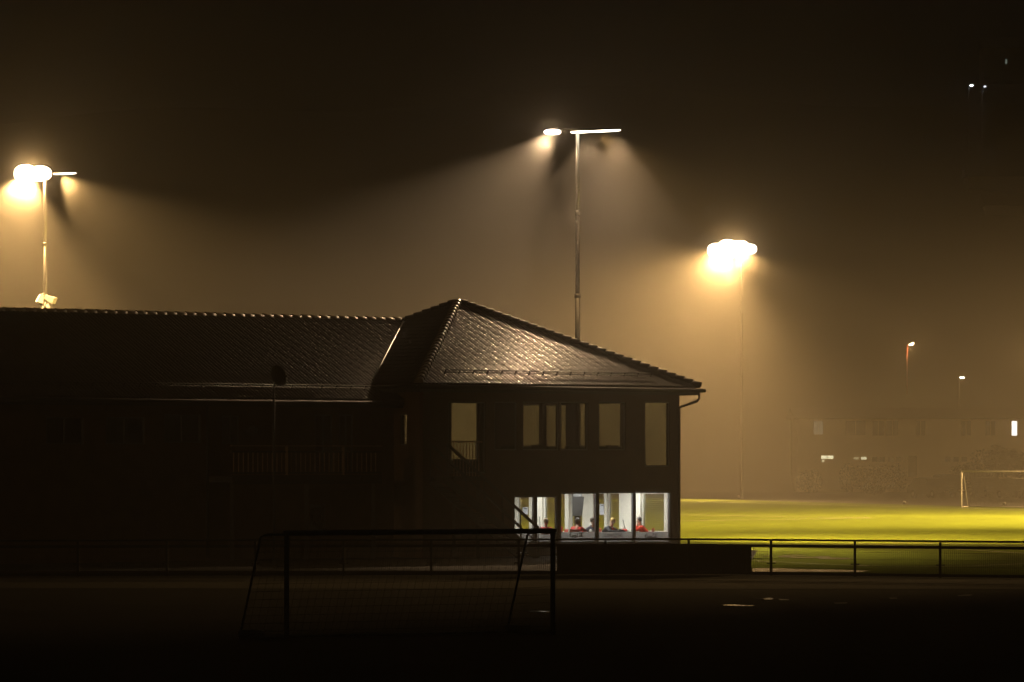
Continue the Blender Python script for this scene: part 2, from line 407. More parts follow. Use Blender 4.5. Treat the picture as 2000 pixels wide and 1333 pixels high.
m = MB(); blk(m, UW+.05, .59, WV0+.03, WV0+.08, WE-.26, WE-.08); m.build('fascia', M_['trim'], club)
# valley flashing
zb_ = EZ; m = MB(); 
pts = [B((z-EZ)/SL, WV0+(z-WE)/SL, z+.07) for z in (EZ+.1, 6.7, 7.5, WRZ-.05)]
m.tube(pts, .03, 6); m.build('valley_flashing', M_['steel'], roof)
# wing walls
WF = WV0+.6
def wwin(l, r, ty, by):
    a = u_at(l, WF); b = u_at(r, WF); return (a, b, z_at(by, (a+b)/2, WF), z_at(ty, (a+b)/2, WF))
W_win = [wwin(663,690,810,925), wwin(615,650,810,925), wwin(434,467,812,868), wwin(321,393,810,865), wwin(207,283,815,868), wwin(90,165,815,868), wwin(605,637,985,1042)]
m = MB(); wall_u(m, UW, .6, WF, WF+T, 0, WE-.1, W_win[:6]+W_win[6:]); m.build('wing_wall', M_['wallyel'], club)
m = MB(); blk(m, UW, UW+.2, WF+T, 12.9, 0, WE-.1); blk(m, UW+.2, .6, 12.7, 12.9, 0, WE-.1); blk(m, .4, .6, 11.7, 12.7, 0, WE-.1); m.build('wing_wall', M_['render'], club)
m = MB(); blk(m, UW+.2, .6, WF+T, 12.7, WE-.2, WE-.12); blk(m, UW+.2, .6, WF+T, 12.7, ZS0, ZS1); m.build('floor_slab', M_['render'], club)

def glaze(o, axis, c0, c1, parent=club, gl='glass', fw=.05, fm=None, ins=.1, mull=0):
    "frame and pane filling an opening; axis 'u': wall faces v"
    a, b, z0, z1 = o; e = .002
    def bl(m, x0, x1, y0, y1, p, q):
        return blk(m, x0, x1, y0, y1, p, q) if axis == 'u' else blk(m, y0, y1, x0, x1, p, q)
    m = MB(); 
    bl(m, a+e, a+fw, c0, c1, z0+e, z1-e); bl(m, b-fw, b-e, c0, c1, z0+e, z1-e)
    bl(m, a+fw, b-fw, c0, c1, z0+e, z0+fw); bl(m, a+fw, b-fw, c0, c1, z1-fw, z1-e)
    if mull: bl(m, (a+b)/2-.025, (a+b)/2+.025, c0, c1, z0+fw, z1-fw)
    f = m.build('window', fm or M_['frame'], parent)
    m = MB(); cm = (c0+c1)/2
    bl(m, a+fw-.01, b-fw+.01, cm-.004, cm+.004, z0+fw-.01, z1-fw+.01)
    p = m.build('pane', M_[gl], f)
    return f
frames = {}
for k, o in enumerate(F_low): frames[k] = glaze(o, 'u', VF+.03, VF+.09)
for o in F_up: glaze(o, 'u', VF+.03, VF+.09, gl='glassd')
for o in S_up: glaze(o, 'v', UE-.1, UE-.04)
for o in S_low: glaze(o, 'v', UE-.1, UE-.04, fm=M_['white'])
for o in B_up: glaze(o, 'u', VE-.1, VE-.04)
for o in W_win[:6]: glaze(o, 'u', WF+.03, WF+.09, mull=1)
glaze(L_up[0], 'v', .63, .69)

# ceiling lights of the ground-floor room
for (u, v) in ((u_at(1050,2.2), 2.2), (u_at(1130,2.4), 2.4), (10.6, 2.2), (9.2, 5), (6.5, 5.5), (10.4, 8)):
    m = MB(); blk(m, u-.6, u+.6, v-.14, v+.14, ZS0-.09, ZS0-.035); m2 = m.build('ceiling_light', M_['white'], club)
    m = MB(); blk(m, u-.57, u+.57, v-.12, v+.12, ZS0-.10, ZS0-.091); m.build('diffuser', mat('lit_diffuser', (.9,.9,.9), .5, emis=(.9,.95,1), estr=6), m2)
    ld = bpy.data.lights.new('ceiling_light_glow', 'AREA'); ld.shape = 'RECTANGLE'; ld.size = 1.1; ld.size_y = .22; ld.energy = 75; ld.color = (1,.98,.92)
    lo = bpy.data.objects.new('ceiling_light_glow', ld); C.objects.link(lo); lo.parent = m2
    lo.location = B(u, v, ZS0-.12)-ORG[m2.name]; lo.rotation_euler = (0, 0, TH)

#@@DETAILS
# ------------------------------------------------------------------ paths, markings, puddles
g = MB(); g.face([(-60,117.5,.008),(70,112,.008),(70,104,.008),(-60,108.5,.008)])
tag(g.build('path', mat('pale_gravel_path', (.05,.042,.036), .9, var=.35, scale=1.5, bump=.4)), kind='structure')
g = MB(); g.face([(-40,118.2,.006),(6.6,121.6,.006),(9,150,.006),(0,170,.006),(-25,178,.006),(-60,150,.006)])
tag(g.build('paving', M_['asphalt']), kind='structure')
M_['line'] = mat('faded_white_line', (.62,.62,.5), .8, var=.12, scale=4)
def line(pts, w, name='pitch_marking', z=.024):
    m = MB(); n = len(pts); L = []; Rr = []
    for i, p in enumerate(pts):
        a, b = Vector(pts[max(i-1,0)]), Vector(pts[min(i+1,n-1)]); d = (b-a).normalized(); s = Vector((-d.y, d.x, 0))*w/2
        q = Vector(p); q.z = z; L.append(m.bm.verts.new(q+s)); Rr.append(m.bm.verts.new(q-s))
    for i in range(n-1): m.bm.faces.new((L[i], Rr[i], Rr[i+1], L[i+1]))
    return tag(m.build(name, M_['line']), kind='structure')
line([ground(1150,1021.5), ground(1702,1012.6), ground(1290,1006)], .3)
line([ground(x, y) for x, y in ((1440,1095.5),(1520,1099),(1600,1103),(1700,1107),(1800,1108.5),(1900,1107),(2040,1101))], .12)
line([ground(1660,1062), ground(2050,1085)], .14)
line([ground(1740,1061), ground(2050,1068)], .14)
line([ground(1330,980), ground(2100,999)], .3)
wat = bpy.data.materials.new('puddle_water'); wat.use_nodes = True
b = wat.node_tree.nodes['Principled BSDF']; b.inputs['Base Color'].default_value = (.02,.018,.015,1); b.inputs['Roughness'].default_value = .06; b.inputs['IOR'].default_value = 1.33
nz = wat.node_tree.nodes.new('ShaderNodeTexNoise'); nz.inputs['Scale'].default_value = 2.5
bp = wat.node_tree.nodes.new('ShaderNodeBump'); bp.inputs['Strength'].default_value = .05; bp.inputs['Distance'].default_value = .01
wat.node_tree.links.new(nz.outputs['Fac'], bp.inputs['Height']); wat.node_tree.links.new(bp.outputs[0], b.inputs['Normal'])
wat2 = wat.copy(); wat2.name = 'shallow_damp_patch'; wat2.node_tree.nodes['Principled BSDF'].inputs['Roughness'].default_value = .3
def puddle(pts, z=.028, w=None):
    m = MB(); m.face([Vector(ground(x, y))+Vector((0,0,z)) for x, y in pts]); return tag(m.build('puddle', w or wat), kind='structure')
puddle([(1480,1088.4),(1500,1087.4),(1515,1087.3),(1505,1088.6)])
puddle([(1519,1088.8),(1530,1086.6),(1550,1085.6),(1570,1085.9),(1577,1087.0),(1560,1087.2),(1545,1086.9),(1538,1088),(1560,1089.6),(1590,1089.6),(1602,1088.6),(1618,1088.8),(1624,1091),(1660,1092),(1672,1092.9),(1650,1094.2),(1620,1094.2),(1600,1093.2),(1596,1091.4),(1560,1091.8),(1530,1090.2)])
puddle([(1469,1112.5),(1500,1111.5),(1530,1112.5),(1570,1114),(1640,1115),(1700,1117),(1680,1119.5),(1590,1119),(1530,1119),(1469,1118.5)], .03)
puddle([(1411,1182.2),(1440,1181.8),(1473,1183.6),(1470,1185.4),(1440,1185),(1415,1183.8)], .012)
puddle([(1490,1170.5),(1503,1168.2),(1511,1170),(1508,1172.5),(1494,1173)], .012, wat2)
puddle([(1520,1171.6),(1541,1171.8),(1540,1173.6),(1524,1173.4)], .012, wat2)
puddle([(1628,1178.4),(1655,1177.6),(1654,1180.2),(1632,1180.8)], .012, wat2)
puddle([(1870,1164),(1890,1162.2),(1901,1163),(1893,1165.2),(1872,1165.6)], .012, wat2)
puddle([(1736,1169),(1750,1168.6),(1753,1171),(1740,1171.6)], .012, wat2)
puddle([(1033,1194),(1046,1193.4),(1075,1195.6),(1073,1197),(1052,1196.2),(1035,1195.2)], .012)
# kerb in front of the building
m = MB(); ka = Vector((-30,119.7,0)); kb = Vector((6.9,120.2,0)); m.bar(ka+Vector((0,0,.04)), kb+Vector((0,0,.04)), .14, .12)
tag(m.build('kerb', mat('wet_kerb', (.10,.09,.08), .5)), kind='structure')

# ------------------------------------------------------------------ gutters, snow guard, downpipe
m = MB(); m.tube([B(-.07,-.09,EZ-.10), B(LR+.14,-.09,EZ-.115)], .07, 10); m.build('gutter', M_['gutter'], club)
m = MB(); m.tube([B(-.09,.1,EZ-.10), B(-.09,2.6,EZ-.10)], .07, 10); m.build('gutter', M_['gutter'], club)
m = MB(); m.tube([B(LR+.09,.1,EZ-.11), B(LR+.09,LR,EZ-.10)], .07, 10); m.build('gutter', M_['gutter'], club)
m = MB(); m.tube([B(UW,WV0-.09,WE-.10), B(.5,WV0-.09,WE-.10)], .07, 10); m.build('gutter', M_['gutter'], club)
m = MB()
gp = [B(LR-.12,-.08,EZ-.14), B(LR-.12,-.08,EZ-.40), B(LR-.16,-.02,EZ-.50), B(UE-.04,VF-.07,EZ-.70), B(UE-.06,VF-.07,EZ-.84), B(UE-.06,VF-.07,.15)]
m.tube(gp, .045, 8); m.build('downpipe', M_['gutter'], club)
sg = MB()
for h in (.09, .17):
    w = .62; a, b = w+.9, LR-w-1.1
    sg.tube([fr_front(a, w, h+.02), fr_front(b, w, h+.02)], .014, 6)
k = a
while k < b:
    sg.bar(fr_front(k, w+.03, .03), fr_front(k, w, .20), .02, .03); k += .6
sg.build('snow_guard', M_['darksteel'], roof)
sg = MB(); w = .62
for h in (.09, .17): sg.tube([fr_w(-24, w, h+.02), fr_w(-.4, w, h+.02)], .014, 6)
k = -24
while k < -.4: sg.bar(fr_w(k, w+.03, .03), fr_w(k, w, .20), .02, .03); k += .6
sg.build('snow_guard', M_['darksteel'], wroof)

# ------------------------------------------------------------------ balcony, landing, stair
M_['rail'] = mat('painted_handrail', (.34,.20,.13), .35, var=.15, coat=.4)
M_['balu'] = mat('painted_baluster', (.42,.28,.18), .4, var=.2, coat=.2)
bv = .9; bu0, bu1 = u_at(452, bv), u_at(745, bv); bz = 2.78
bal = MB(); blk(bal, bu0, bu1, bv, WF-.01, bz-.18, bz); blk(bal, bu0, bu1, bv-.04, bv-.002, bz-.25, bz+.05)
bal = bal.build('balcony', M_['trim'], club)
m = MB(); m.bar(B(bu0, bv+.02, 3.80), B(bu1, bv+.02, 3.80), .13, .045); m.build('handrail', M_['rail'], bal)
m = MB(); m.bar(B(bu0, bv+.02, 3.60), B(bu1, bv+.02, 3.60), .05, .06); m.bar(B(bu0, bv+.02, 2.90), B(bu1, bv+.02, 2.90), .05, .06); m.build('rail_beam', M_['trim'], bal)
k = bu0+.1; i = 0; m = MB()
while k < bu1-.1:
    if i % 12 == 11: m.bar(B(k, bv+.02, bz), B(k, bv+.02, 3.78), .09, .09)
    else: m.bar(B(k, bv+.02, 2.86), B(k, bv+.02, 3.62), .035, .035)
    k += .19; i += 1
m.build('baluster', M_['balu'], bal)
for u in (bu0+.06, (bu0+bu1)/2, bu1-.3):
    m = MB(); m.bar(B(u, bv+.05, 0), B(u, bv+.05, bz-.18), .14, .14); m.build('support_post', M_['trim'], bal)
lu0, lu1 = .75, u_at(940, -.9); lv = -.95
land = MB(); blk(land, lu0, lu1, lv, .58, bz-.15, bz); land = land.build('stair_landing', M_['trim'], club)
m = MB(); m.bar(B(lu0, lv+.04, 3.94), B(lu1, lv+.04, 3.94), .09, .05)
m.bar(B(lu1-.03, lv+.09, 3.94), B(lu1-.03, .55, 3.94), .09, .05)
m.build('handrail', M_['rail'], land)
m = MB(); k = lu0+.05
while k < lu1: m.bar(B(k, lv+.04, bz), B(k, lv+.04, 3.97), .03, .03); k += .13
m.build('baluster', M_['balu'], land)
for u in (lu0+.1, lu1-.1):
    m = MB(); m.bar(B(u, lv+.1, 0), B(u, lv+.1, bz-.15), .12, .12); m.build('support_post', M_['trim'], land)
su0, su1 = u_at(858, -1.5), u_at(1036, -1.5)
st = MB()
for v in (lv-.04, lv-1.0): st.bar(B(su0, v, bz-.12), B(su1, v, .02), .05, .26)
st = st.build('staircase', M_['darksteel'], club)
m = MB(); nst = 15
for i in range(nst):
    t = (i+.5)/nst; u = su0+(su1-su0)*t; z = bz-(bz)*(i+1)/(nst+1); blk(m, u-.14, u+.14, lv-.97, lv-.07, z-.03, z)
m.build('tread', M_['darksteel'], st)
for v in (lv-.04, lv-1.0):
    m = MB(); m.bar(B(su0, v, bz+1.08), B(su1, v, 1.02), .05, .09); m.bar(B(su0, v, bz+.55), B(su1, v, .5), .03, .03)
    for i in range(6):
        t = i/5; u = su0+(su1-su0)*t; m.bar(B(u, v, bz*(1-t)+.02), B(u, v, bz*(1-t)+1.05), .04, .04)
    m.build('handrail', M_['trim'], st)
# wing corner post board, white window lamp and poster
m = MB(); m.tube([B(u_at(403, WF), WF-.06, .1), B(u_at(403, WF), WF-.06, WE-.2)], .045, 8); m.build('downpipe', M_['gutter'], club)
wl_ = empty('wall_lamp', B(u_at(491, WF), WF-.1, z_at(843, -5, WF)), 'small dark round wall lamp beside the blue-lit window under the wing eaves', 'wall lamp')
m = MB(); c = B(u_at(491, WF), WF-.02, z_at(843, -5, WF)); m.tube([c, c-V*.06], .16, 20); m.build('base_plate', M_['darksteel'], wl_)
m = MB(); m.ball(c-V*.10, .14, 16, 10, (1,1,1.2)); m.build('shade', M_['gutter'], wl_)
o = W_win[6]
f = glaze(o, 'u', WF+.03, WF+.09)
m = MB(); blk(m, o[0]+.05, o[1]-.05, WF+.10, WF+.12, o[2]+.05, o[3]-.05)
ps = m.build('window_poster', mat('blue_white_poster', (.30,.36,.42), .6, var=.5, scale=5), f)
m = MB()
zc = (o[2]+o[3])/2; uc = (o[0]+o[1])/2
for k in range(3):
    cu = uc-.16+k*.16; m.tube([B(cu-.05, WF+.092, zc+.12), B(cu-.05, WF+.092, zc-.06), B(cu, WF+.092, zc-.13), B(cu+.05, WF+.092, zc-.06), B(cu+.05, WF+.092, zc+.12)], .014, 6)
m.build('window_drawing', M_['white'], f)

# ------------------------------------------------------------------ things upstairs
M_['sofa'] = mat('dark_sofa_fabric', (.04,.035,.035), .9)
sofa = None
def bench_sofa(u0, u1, v, i, label):
    zt = z_at(869, u0, v)
    r = empty('sofa', B((u0+u1)/2, v, ZS1+.03), label, 'sofa', 'sofas along the upper windows')
    m = MB(); blk(m, u0, u1, v-.4, v+.35, ZS1+.12, ZS1+.42); m.build('seat', M_['sofa'], r, bevel=.05)
    n = max(1, round((u1-u0)/.62)); w = (u1-u0)/n
    for k in range(n):
        m = MB(); dz = random.uniform(-.04,.03); blk(m, u0+k*w+.01, u0+(k+1)*w-.01, v-.38, v-.18, ZS1+.43, zt+dz); m.build('back_cushion', M_['sofa'], r, bevel=.08)
    for q in (u0+.06, u1-.06):
        for y in (v-.33, v+.28):
            m = MB(); m.tube([B(q, y, ZS1+.03), B(q, y, ZS1+.12)], .025, 8); m.build('leg', M_['darksteel'], r)
bench_sofa(u_at(968,1.4), u_at(1086,1.4), 1.4, 0, 'dark sofa with lumpy back cushions behind the narrow middle upper windows')
bench_sofa(u_at(1094,1.4), u_at(1250,1.4), 1.4, 1, 'dark sofa behind the upper windows just left of the tall corner window')

# ------------------------------------------------------------------ lit clubroom
film = bpy.data.materials.new('frosted_film'); film.use_nodes = True
n = film.node_tree.nodes; l = film.node_tree.links; n.remove(n['Principled BSDF'])
tl = n.new('ShaderNodeBsdfTranslucent'); tl.inputs[0].default_value = (.36,.35,.34,1)
tp = n.new('ShaderNodeBsdfTransparent'); tp.inputs[0].default_value = (.62,.61,.6,1)
xx = n.new('ShaderNodeMixShader'); xx.inputs[0].default_value = .6; l.new(tp.outputs[0], xx.inputs[1]); l.new(tl.outputs[0], xx.inputs[2]); l.new(xx.outputs[0], n['Material Output'].inputs[0])
M_['ink'] = mat('black_lettering', (.012,.012,.014), .5)
def lettering(txt, loc, size, parent, name='lettering', shear=0):
    cu = bpy.data.curves.new('t', 'FONT'); cu.body = txt; cu.size = size; cu.shear = shear; cu.extrude = .002; cu.offset = size*.028
    o = bpy.data.objects.new('t', cu); C.objects.link(o); bpy.context.view_layer.update()
    me = bpy.data.meshes.new_from_object(o.evaluated_get(bpy.context.evaluated_depsgraph_get()))
    C.objects.unlink(o); bpy.data.objects.remove(o)
    Mx = Matrix((U, Vector((0,0,1)), -V)).transposed().to_4x4(); Mx.translation = loc-ORG[parent.name]
    me.transform(Mx); me.materials.clear(); me.materials.append(M_['ink'])
    ob = bpy.data.objects.new(name, me); C.objects.link(ob); ob.parent = parent; ORG[ob.name] = ORG[parent.name]; return ob
def script_logo(loc, w, parent):
    "flowing script wordmark as pen strokes; x 0..9, x-height 1, slanted"
    def c_(x, y, r, a0, a1, ry=None, n=10): return [(x+r*math.cos(R(a0+(a1-a0)*i/n)), y+(ry or r)*math.sin(R(a0+(a1-a0)*i/n))) for i in range(n+1)]
    strokes = [c_(1.0,1.15,.85,50,300,1.15), c_(2.15,.5,.38,0,360,.5), c_(3.05,.5,.36,50,310,.5), c_(3.9,.5,.36,0,360,.5)+[(4.26,.5),(4.3,.05),(4.5,.1)],
               [(4.55,.6),(4.95,.65)], c_(5.9,1.15,.85,50,300,1.15), c_(7.0,.5,.36,0,360,.5), [(7.5,.1),(7.75,1.0),(7.85,2.1),(7.62,2.0),(7.6,.2),(7.85,.05)], c_(8.3,.5,.33,0,360,.5)+[(8.63,.5),(8.68,.05),(8.95,.15)],
               [(1.3,.12),(1.9,-.35),(3.2,-.5),(4.4,-.3),(5.0,-.1)], [(5.7,2.3),(6.4,1.9),(7.3,1.75),(7.8,2.35),(8.8,2.2)]]
    s = w/9.2; m = MB()
    for st_ in strokes:
        m.tube([loc+U*((x+.28*y)*s)+Vector((0,0,y*s)) for x, y in st_], s*.2, 5)
    return m.build('script_lettering', M_['ink'], parent)
for k, o in enumerate(F_low):
    f = frames[k]; zt = z_at(1039.5, (o[0]+o[1])/2, VF) if k > 1 else z_at(1044, (o[0]+o[1])/2, VF)
    m = MB(); blk(m, o[0]+.05, o[1]-.05, VF+.092, VF+.095, o[2]+.05, zt); m.build('frosted_film', film, f)
vt = VF+.045
script_logo(B(u_at(1112, vt), vt, z_at(1052, 3, vt)), .62, frames[2])
lettering('LYNGDAL', B(u_at(1181, vt), vt, z_at(1051.5, 6, vt)), .185, frames[3])
script_logo(B(u_at(1259, vt), vt, z_at(1052, 9, vt)), .58, frames[4])
# screen, notices, blinds
def pos(px, v, z=0): return B(u_at(px, v), v, z)
sc = empty('wall_screen', pos(1128, 3.2, ZS0), 'dark grey flat screen hanging from the ceiling in the lit clubroom', 'screen')
m = MB(); a, b_ = pos(1118, 3.2), pos(1141, 3.2); z0, z1 = z_at(1010, 5, 3.2), z_at(972, 5, 3.2)
m.hexa([a+Vector((0,0,z0)), pos(1137,3.2,z0), pos(1137,3.26,z0), pos(1118,3.26,z0), pos(1118,3.2,z1), pos(1141,3.2,z1), pos(1141,3.26,z1), pos(1118,3.26,z1)])
m.build('panel', mat('dark_screen', (.03,.03,.03), .4), sc)
m = MB(); m.bar(pos(1128,3.23,z1), pos(1128,3.23,ZS0), .3, .05); m.build('mount', M_['frame'], sc)
def notice(px0, px1, y0, y1, u, label):
    r = empty('notice', B(u, (v_at(px0,u)+v_at(px1,u))/2, z_at(y1,u,v_at(px0,u))), label, 'notice', 'notices in the clubroom')
    v1, v0 = v_at(px0, u), v_at(px1, u); m = MB(); blk(m, u-.01, u, v0, v1, z_at(y1,u,v0), z_at(y0,u,v0)); sh = m.build('sheet', mat('pale_paper', (.6,.62,.7), .8), r)
    m = MB(); zz = z_at(y0+2, u, v0); blk(m, u-.013, u-.0105, v0+.1*(v1-v0), v0+.7*(v1-v0), zz-.03, zz); m.build('heading', M_['ink'], sh)
notice(1021, 1031, 991, 1005, UE-T-.02, 'pale printed notice hung in the far left clubroom window')
notice(1171.5, 1180, 985, 1006, UE-T-.03, 'pale lilac notice hung beside the white pillar above the blond person')
M_['blind'] = mat('olive_blind_slat', (.22,.2,.1), .6)
for k in (3, 4, 5):
    o = S_low[k]; m = MB(); z = o[3]-.06
    while z > (o[2]+.2 if k != 3 else o[3]-.5):
        m.bar(B(UE-T+.03, o[0]+.06, z), B(UE-T+.03, o[1]-.06, z), .03, .008); z -= .075
    m.build('venetian_blind', M_['blind'], club)
# roof of vertical strips between the side windows
# furniture
M_['table'] = mat('table_top', (.45,.42,.38), .4); M_['chair'] = mat('chair_plastic', (.5,.08,.05), .5); M_['leg'] = mat('chrome_leg', (.5,.5,.5), .3, metal=.9)
FZ = .06
def table(px, v, w, label):
    c = pos(px, v); r = empty('table', c+Vector((0,0,FZ)), label, 'table', 'tables behind the lit windows'); u = u_at(px, v)
    m = MB(); blk(m, u-w/2, u+w/2, v-.36, v+.36, .74, .775); m.build('table_top', M_['table'], r)
    for a in (-1,1):
        for b in (-1,1):
            m = MB(); m.tube([B(u+a*(w/2-.08), v+b*.3, FZ), B(u+a*(w/2-.08), v+b*.3, .74)], .02, 8); m.build('leg', M_['leg'], r)
table(1074, 2.0, 1.1, 'table behind the second small lit window from the left')
table(1137, 1.95, 1.3, 'table between the two people behind the wide lit window by the stairs')
table(1207, 1.9, 1.5, 'table in front of the blond person with a red bag on it')
table(1285, 2.0, 1.2, 'table at the far right lit window beside the person in red')
def chair_at(c, face):
    r = empty('chair', c+Vector((0,0,FZ)), '', 'chair', 'chairs round the clubroom tables')
    Mz = Matrix.Rotation(face, 3, 'Z')
    def P(x, y, z): return c+Mz@Vector((x, y, 0))+Vector((0,0,z))
    def bx(m, x0, x1, y0, y1, z0, z1): return m.hexa([P(x0,y0,z0),P(x1,y0,z0),P(x1,y1,z0),P(x0,y1,z0),P(x0,y0,z1),P(x1,y0,z1),P(x1,y1,z1),P(x0,y1,z1)])
    m = MB(); bx(m, -.2,.22,-.21,.21,.47,.50); m.build('seat', M_['chair'], r, bevel=.012)
    m = MB(); m.hexa([P(-.23,-.2,.62),P(-.20,-.2,.62),P(-.20,.2,.62),P(-.23,.2,.62),P(-.28,-.18,.9),P(-.25,-.18,.9),P(-.25,.18,.9),P(-.28,.18,.9)]); m.build('backrest', M_['chair'], r, bevel=.01)
    for x in (-.19,.19):
        for y in (-.18,.18):
            m = MB(); pts = [P(x*1.05,y,FZ), P(x,y,.47)]
            if x < 0: pts.append(P(-.25,y,.8))
            m.tube(pts, .012, 6); m.build('leg', M_['leg'], r)
    return r

# ------------------------------------------------------------------ people
def skinned(name, verts, edges, m, parent, org, sub=1):
    me = bpy.data.meshes.new(name); me.from_pydata([v[0] for v in verts], edges, [])
    o = bpy.data.objects.new(name, me); C.objects.link(o); o.parent = parent
    md = o.modifiers.new('skin', 'SKIN')
    for i, v in enumerate(verts):
        sv = me.skin_vertices[0].data[i]; sv.radius = (v[1], v[2] if len(v) > 2 else v[1]); sv.use_root = (i == 0)
    s = o.modifiers.new('sub', 'SUBSURF'); s.levels = sub; s.render_levels = sub+1
    me.materials.append(m); md.use_smooth_shade = True
    return o
def person(loc, face, label, hair, top, lean=.12, arms='table', turn=0, nod=0, trousers=(.03,.035,.05), hood=None, long=False):
    """seated figure facing local +x"""
    r = empty('person', loc+Vector((0,0,FZ)), label, 'person', None); r.rotation_euler = (0,0,face)
    skin = mat('skin', (.62,.36,.25), .55, var=.05)
    hm_ = mat('hair', hair, .6, var=.3, scale=40); tm = mat('jacket_cloth', top, .75, var=.15, scale=8)
    z = -FZ
    pel = Vector((0,0,.56+z)); che = Vector((lean,0,.83+z)); nec = Vector((lean*1.35+.01,0,1.0+z))
    ct, st_ = math.cos(turn), math.sin(turn)
    def hd(x, y, zz):   # head space -> person space
        x, zz = x*math.cos(nod)+zz*math.sin(nod), -x*math.sin(nod)+zz*math.cos(nod)
        return nec+Vector((.015,0,.06))+Vector((x*ct-y*st_, x*st_+y*ct, zz))
    V_ = [(pel,.13,.16),(che,.10,.15),(nec,.055),(hd(0,0,.03),.062),(hd(.012,0,.09),.082,.072),(hd(-.005,0,.15),.088,.076),(hd(-.01,0,.195),.055)]
    E = [(0,1),(1,2),(2,3),(3,4),(4,5),(5,6)]
    def chain(start, pts):
        i = start
        for p in pts: V_.append(p); E.append((i, len(V_)-1)); i = len(V_)-1
        return i
    hands = []
    for s in (-1, 1):
        sh = che+Vector((.02, s*.17, .09))
        if arms == 'table': el = Vector((lean+.22, s*.26, .80+z)); wr = Vector((lean+.42, s*.10, .80+z))
        elif arms == 'chin': el = Vector((lean+.24, s*.15, .79+z)); wr = hd(.10, s*.05, -.04)
        else: el = Vector((lean+.02, s*.25, .76+z)); wr = Vector((lean+.24, s*.18, .72+z))
        i = chain(1, [(sh,.06),(el,.045),(wr,.028)])
        d = (wr-el).normalized(); side = Vector((0,0,1)).cross(d).normalized(); up = d.cross(side)
        i = chain(i, [(wr+d*.05,.034,.018)]); pm = wr+d*.085; hands.append((sh, el, wr))
        for k in range(4):
            off = side*(k-1.5)*.021; ln = (.055,.07,.066,.05)[k]
            chain(i, [(pm+off,.0095),(pm+off+d*ln*.55-up*.008,.0088),(pm+off+d*ln-up*.03,.0075)])
        chain(i, [(wr+d*.03-side*s*.04,.011),(wr+d*.065-side*s*.05-up*.01,.009)])
    legs = []
    for s in (-1, 1):
        hip = pel+Vector((.02, s*.09, -.03)); kn = Vector((.44, s*.13, .53+z)); an = Vector((.42, s*.12, .10+z)); to = Vector((.56, s*.13, .05+z))
        chain(0, [(hip,.08),(kn,.055),(an,.038),(to,.035)]); legs.append((hip, kn, an, to))
    V_.append((hd(.098,0,.085),.012)); E.append((4, len(V_)-1))
    body = skinned('body', V_, E, skin, r, loc)
    # clothes follow the body
    V_ = [(pel+Vector((0,0,-.02)),.15,.17),(pel+Vector((.02,0,.12)),.13,.16),(che,.125,.165),(nec+Vector((-.005,0,-.045)),.075,.09)]; E = [(0,1),(1,2),(2,3)]
    for sh, el, wr in hands:
        n0 = len(V_); V_ += [(sh,.075),(el,.058),(wr-(wr-el).normalized()*.02,.042)]; E += [(2,n0),(n0,n0+1),(n0+1,n0+2)]
    skinned('jacket', V_, E, tm, r, loc)
    V_ = [(pel+Vector((0,0,-.03)),.14,.17)]; E = []
    for hip, kn, an, to in legs:
        n0 = len(V_); V_ += [(hip,.095),(kn,.07),(an,.055)]; E += [(0,n0),(n0,n0+1),(n0+1,n0+2)]
    skinned('trousers', V_, E, mat('trouser_cloth', trousers, .8), r, loc)
    for hip, kn, an, to in legs:
        m = MB(); m.ball((an+to)/2+Vector((0,0,-.02)), .05, 12, 8, (2.6,.95,.85)); q = m.build('shoe', M_['gutter'], None); q.parent = r
    m = MB(); bm = m.bm
    bmesh.ops.create_icosphere(bm, subdivisions=4, radius=1)
    rnd = random.Random(len(label))
    for f in bm.faces: f.smooth = True
    dl = []
    for v in bm.verts:
        x, y, zz = v.co
        if (x > .30 and zz < .42) or (zz < (-.75 if not long else -2)): dl.append(v)
        k = 1+.05*math.sin(9*y+7*zz)*math.cos(8*x)+rnd.uniform(-.025,.025)
        low = 1.0 if not long else (1.5 if zz < 0 else 1)
        v.co = hd(-.012+x*.103*k, y*.088*k, .135+zz*.105*k*low)
    bmesh.ops.delete(bm, geom=dl, context='VERTS')
    q = m.build('hair', hm_, None); q.parent = r
    so = q.modifiers.new('solid', 'SOLIDIFY'); so.thickness = .012
    for s in (-1, 1):
        m = MB(); m.ball(hd(.082, s*.03, .108), .0105, 8, 6); q = m.build('eye', M_['ink'], None); q.parent = r
        m = MB(); m.ball(hd(-.005, s*.082, .095), .02, 8, 6, (.8,.4,1.4)); q = m.build('ear', skin, None); q.parent = r
    m = MB(); m.ball(hd(.083, 0, .052), .016, 8, 6, (.4,1.4,.35)); q = m.build('mouth', mat('lips', (.4,.12,.1), .5), None); q.parent = r
    if hood:
        m = MB(); m.tube([hd(-.07,0,-.0), hd(-.09,0,-.05), hd(-.06,0,-.09)], [.05,.075,.05], 12); q = m.build('hood', mat('hood_cloth', hood, .8), None); q.parent = r
    return r
A0 = math.atan2(U.y, U.x)
RED = (.62,.03,.02)
def seat_person(px, v, face, label, chair_label, **k):
    c = pos(px, v); c.z = 0
    p = person(c, face, label, **k); ch = chair_at(c, face); ch['label'] = chair_label; return p
seat_person(1068, 1.35, R(100), 'fair-haired person in a red top seen from behind at the small window', 'red chair under the person behind the second small lit window', hair=(.32,.22,.13), top=RED, lean=.1)
seat_person(1093, 1.9, R(200), 'person in a red jacket half hidden by the pillar left of the wide window', 'red chair half hidden by the pillar left of the wide window', hair=(.05,.03,.02), top=RED, lean=.02, arms='lap')
seat_person(1126, 1.35, R(75), 'dark-haired person in red seen from behind beside one in dark and white', 'red chair under the dark-haired person seen from behind', hair=(.035,.025,.015), top=RED, lean=.1, long=True)
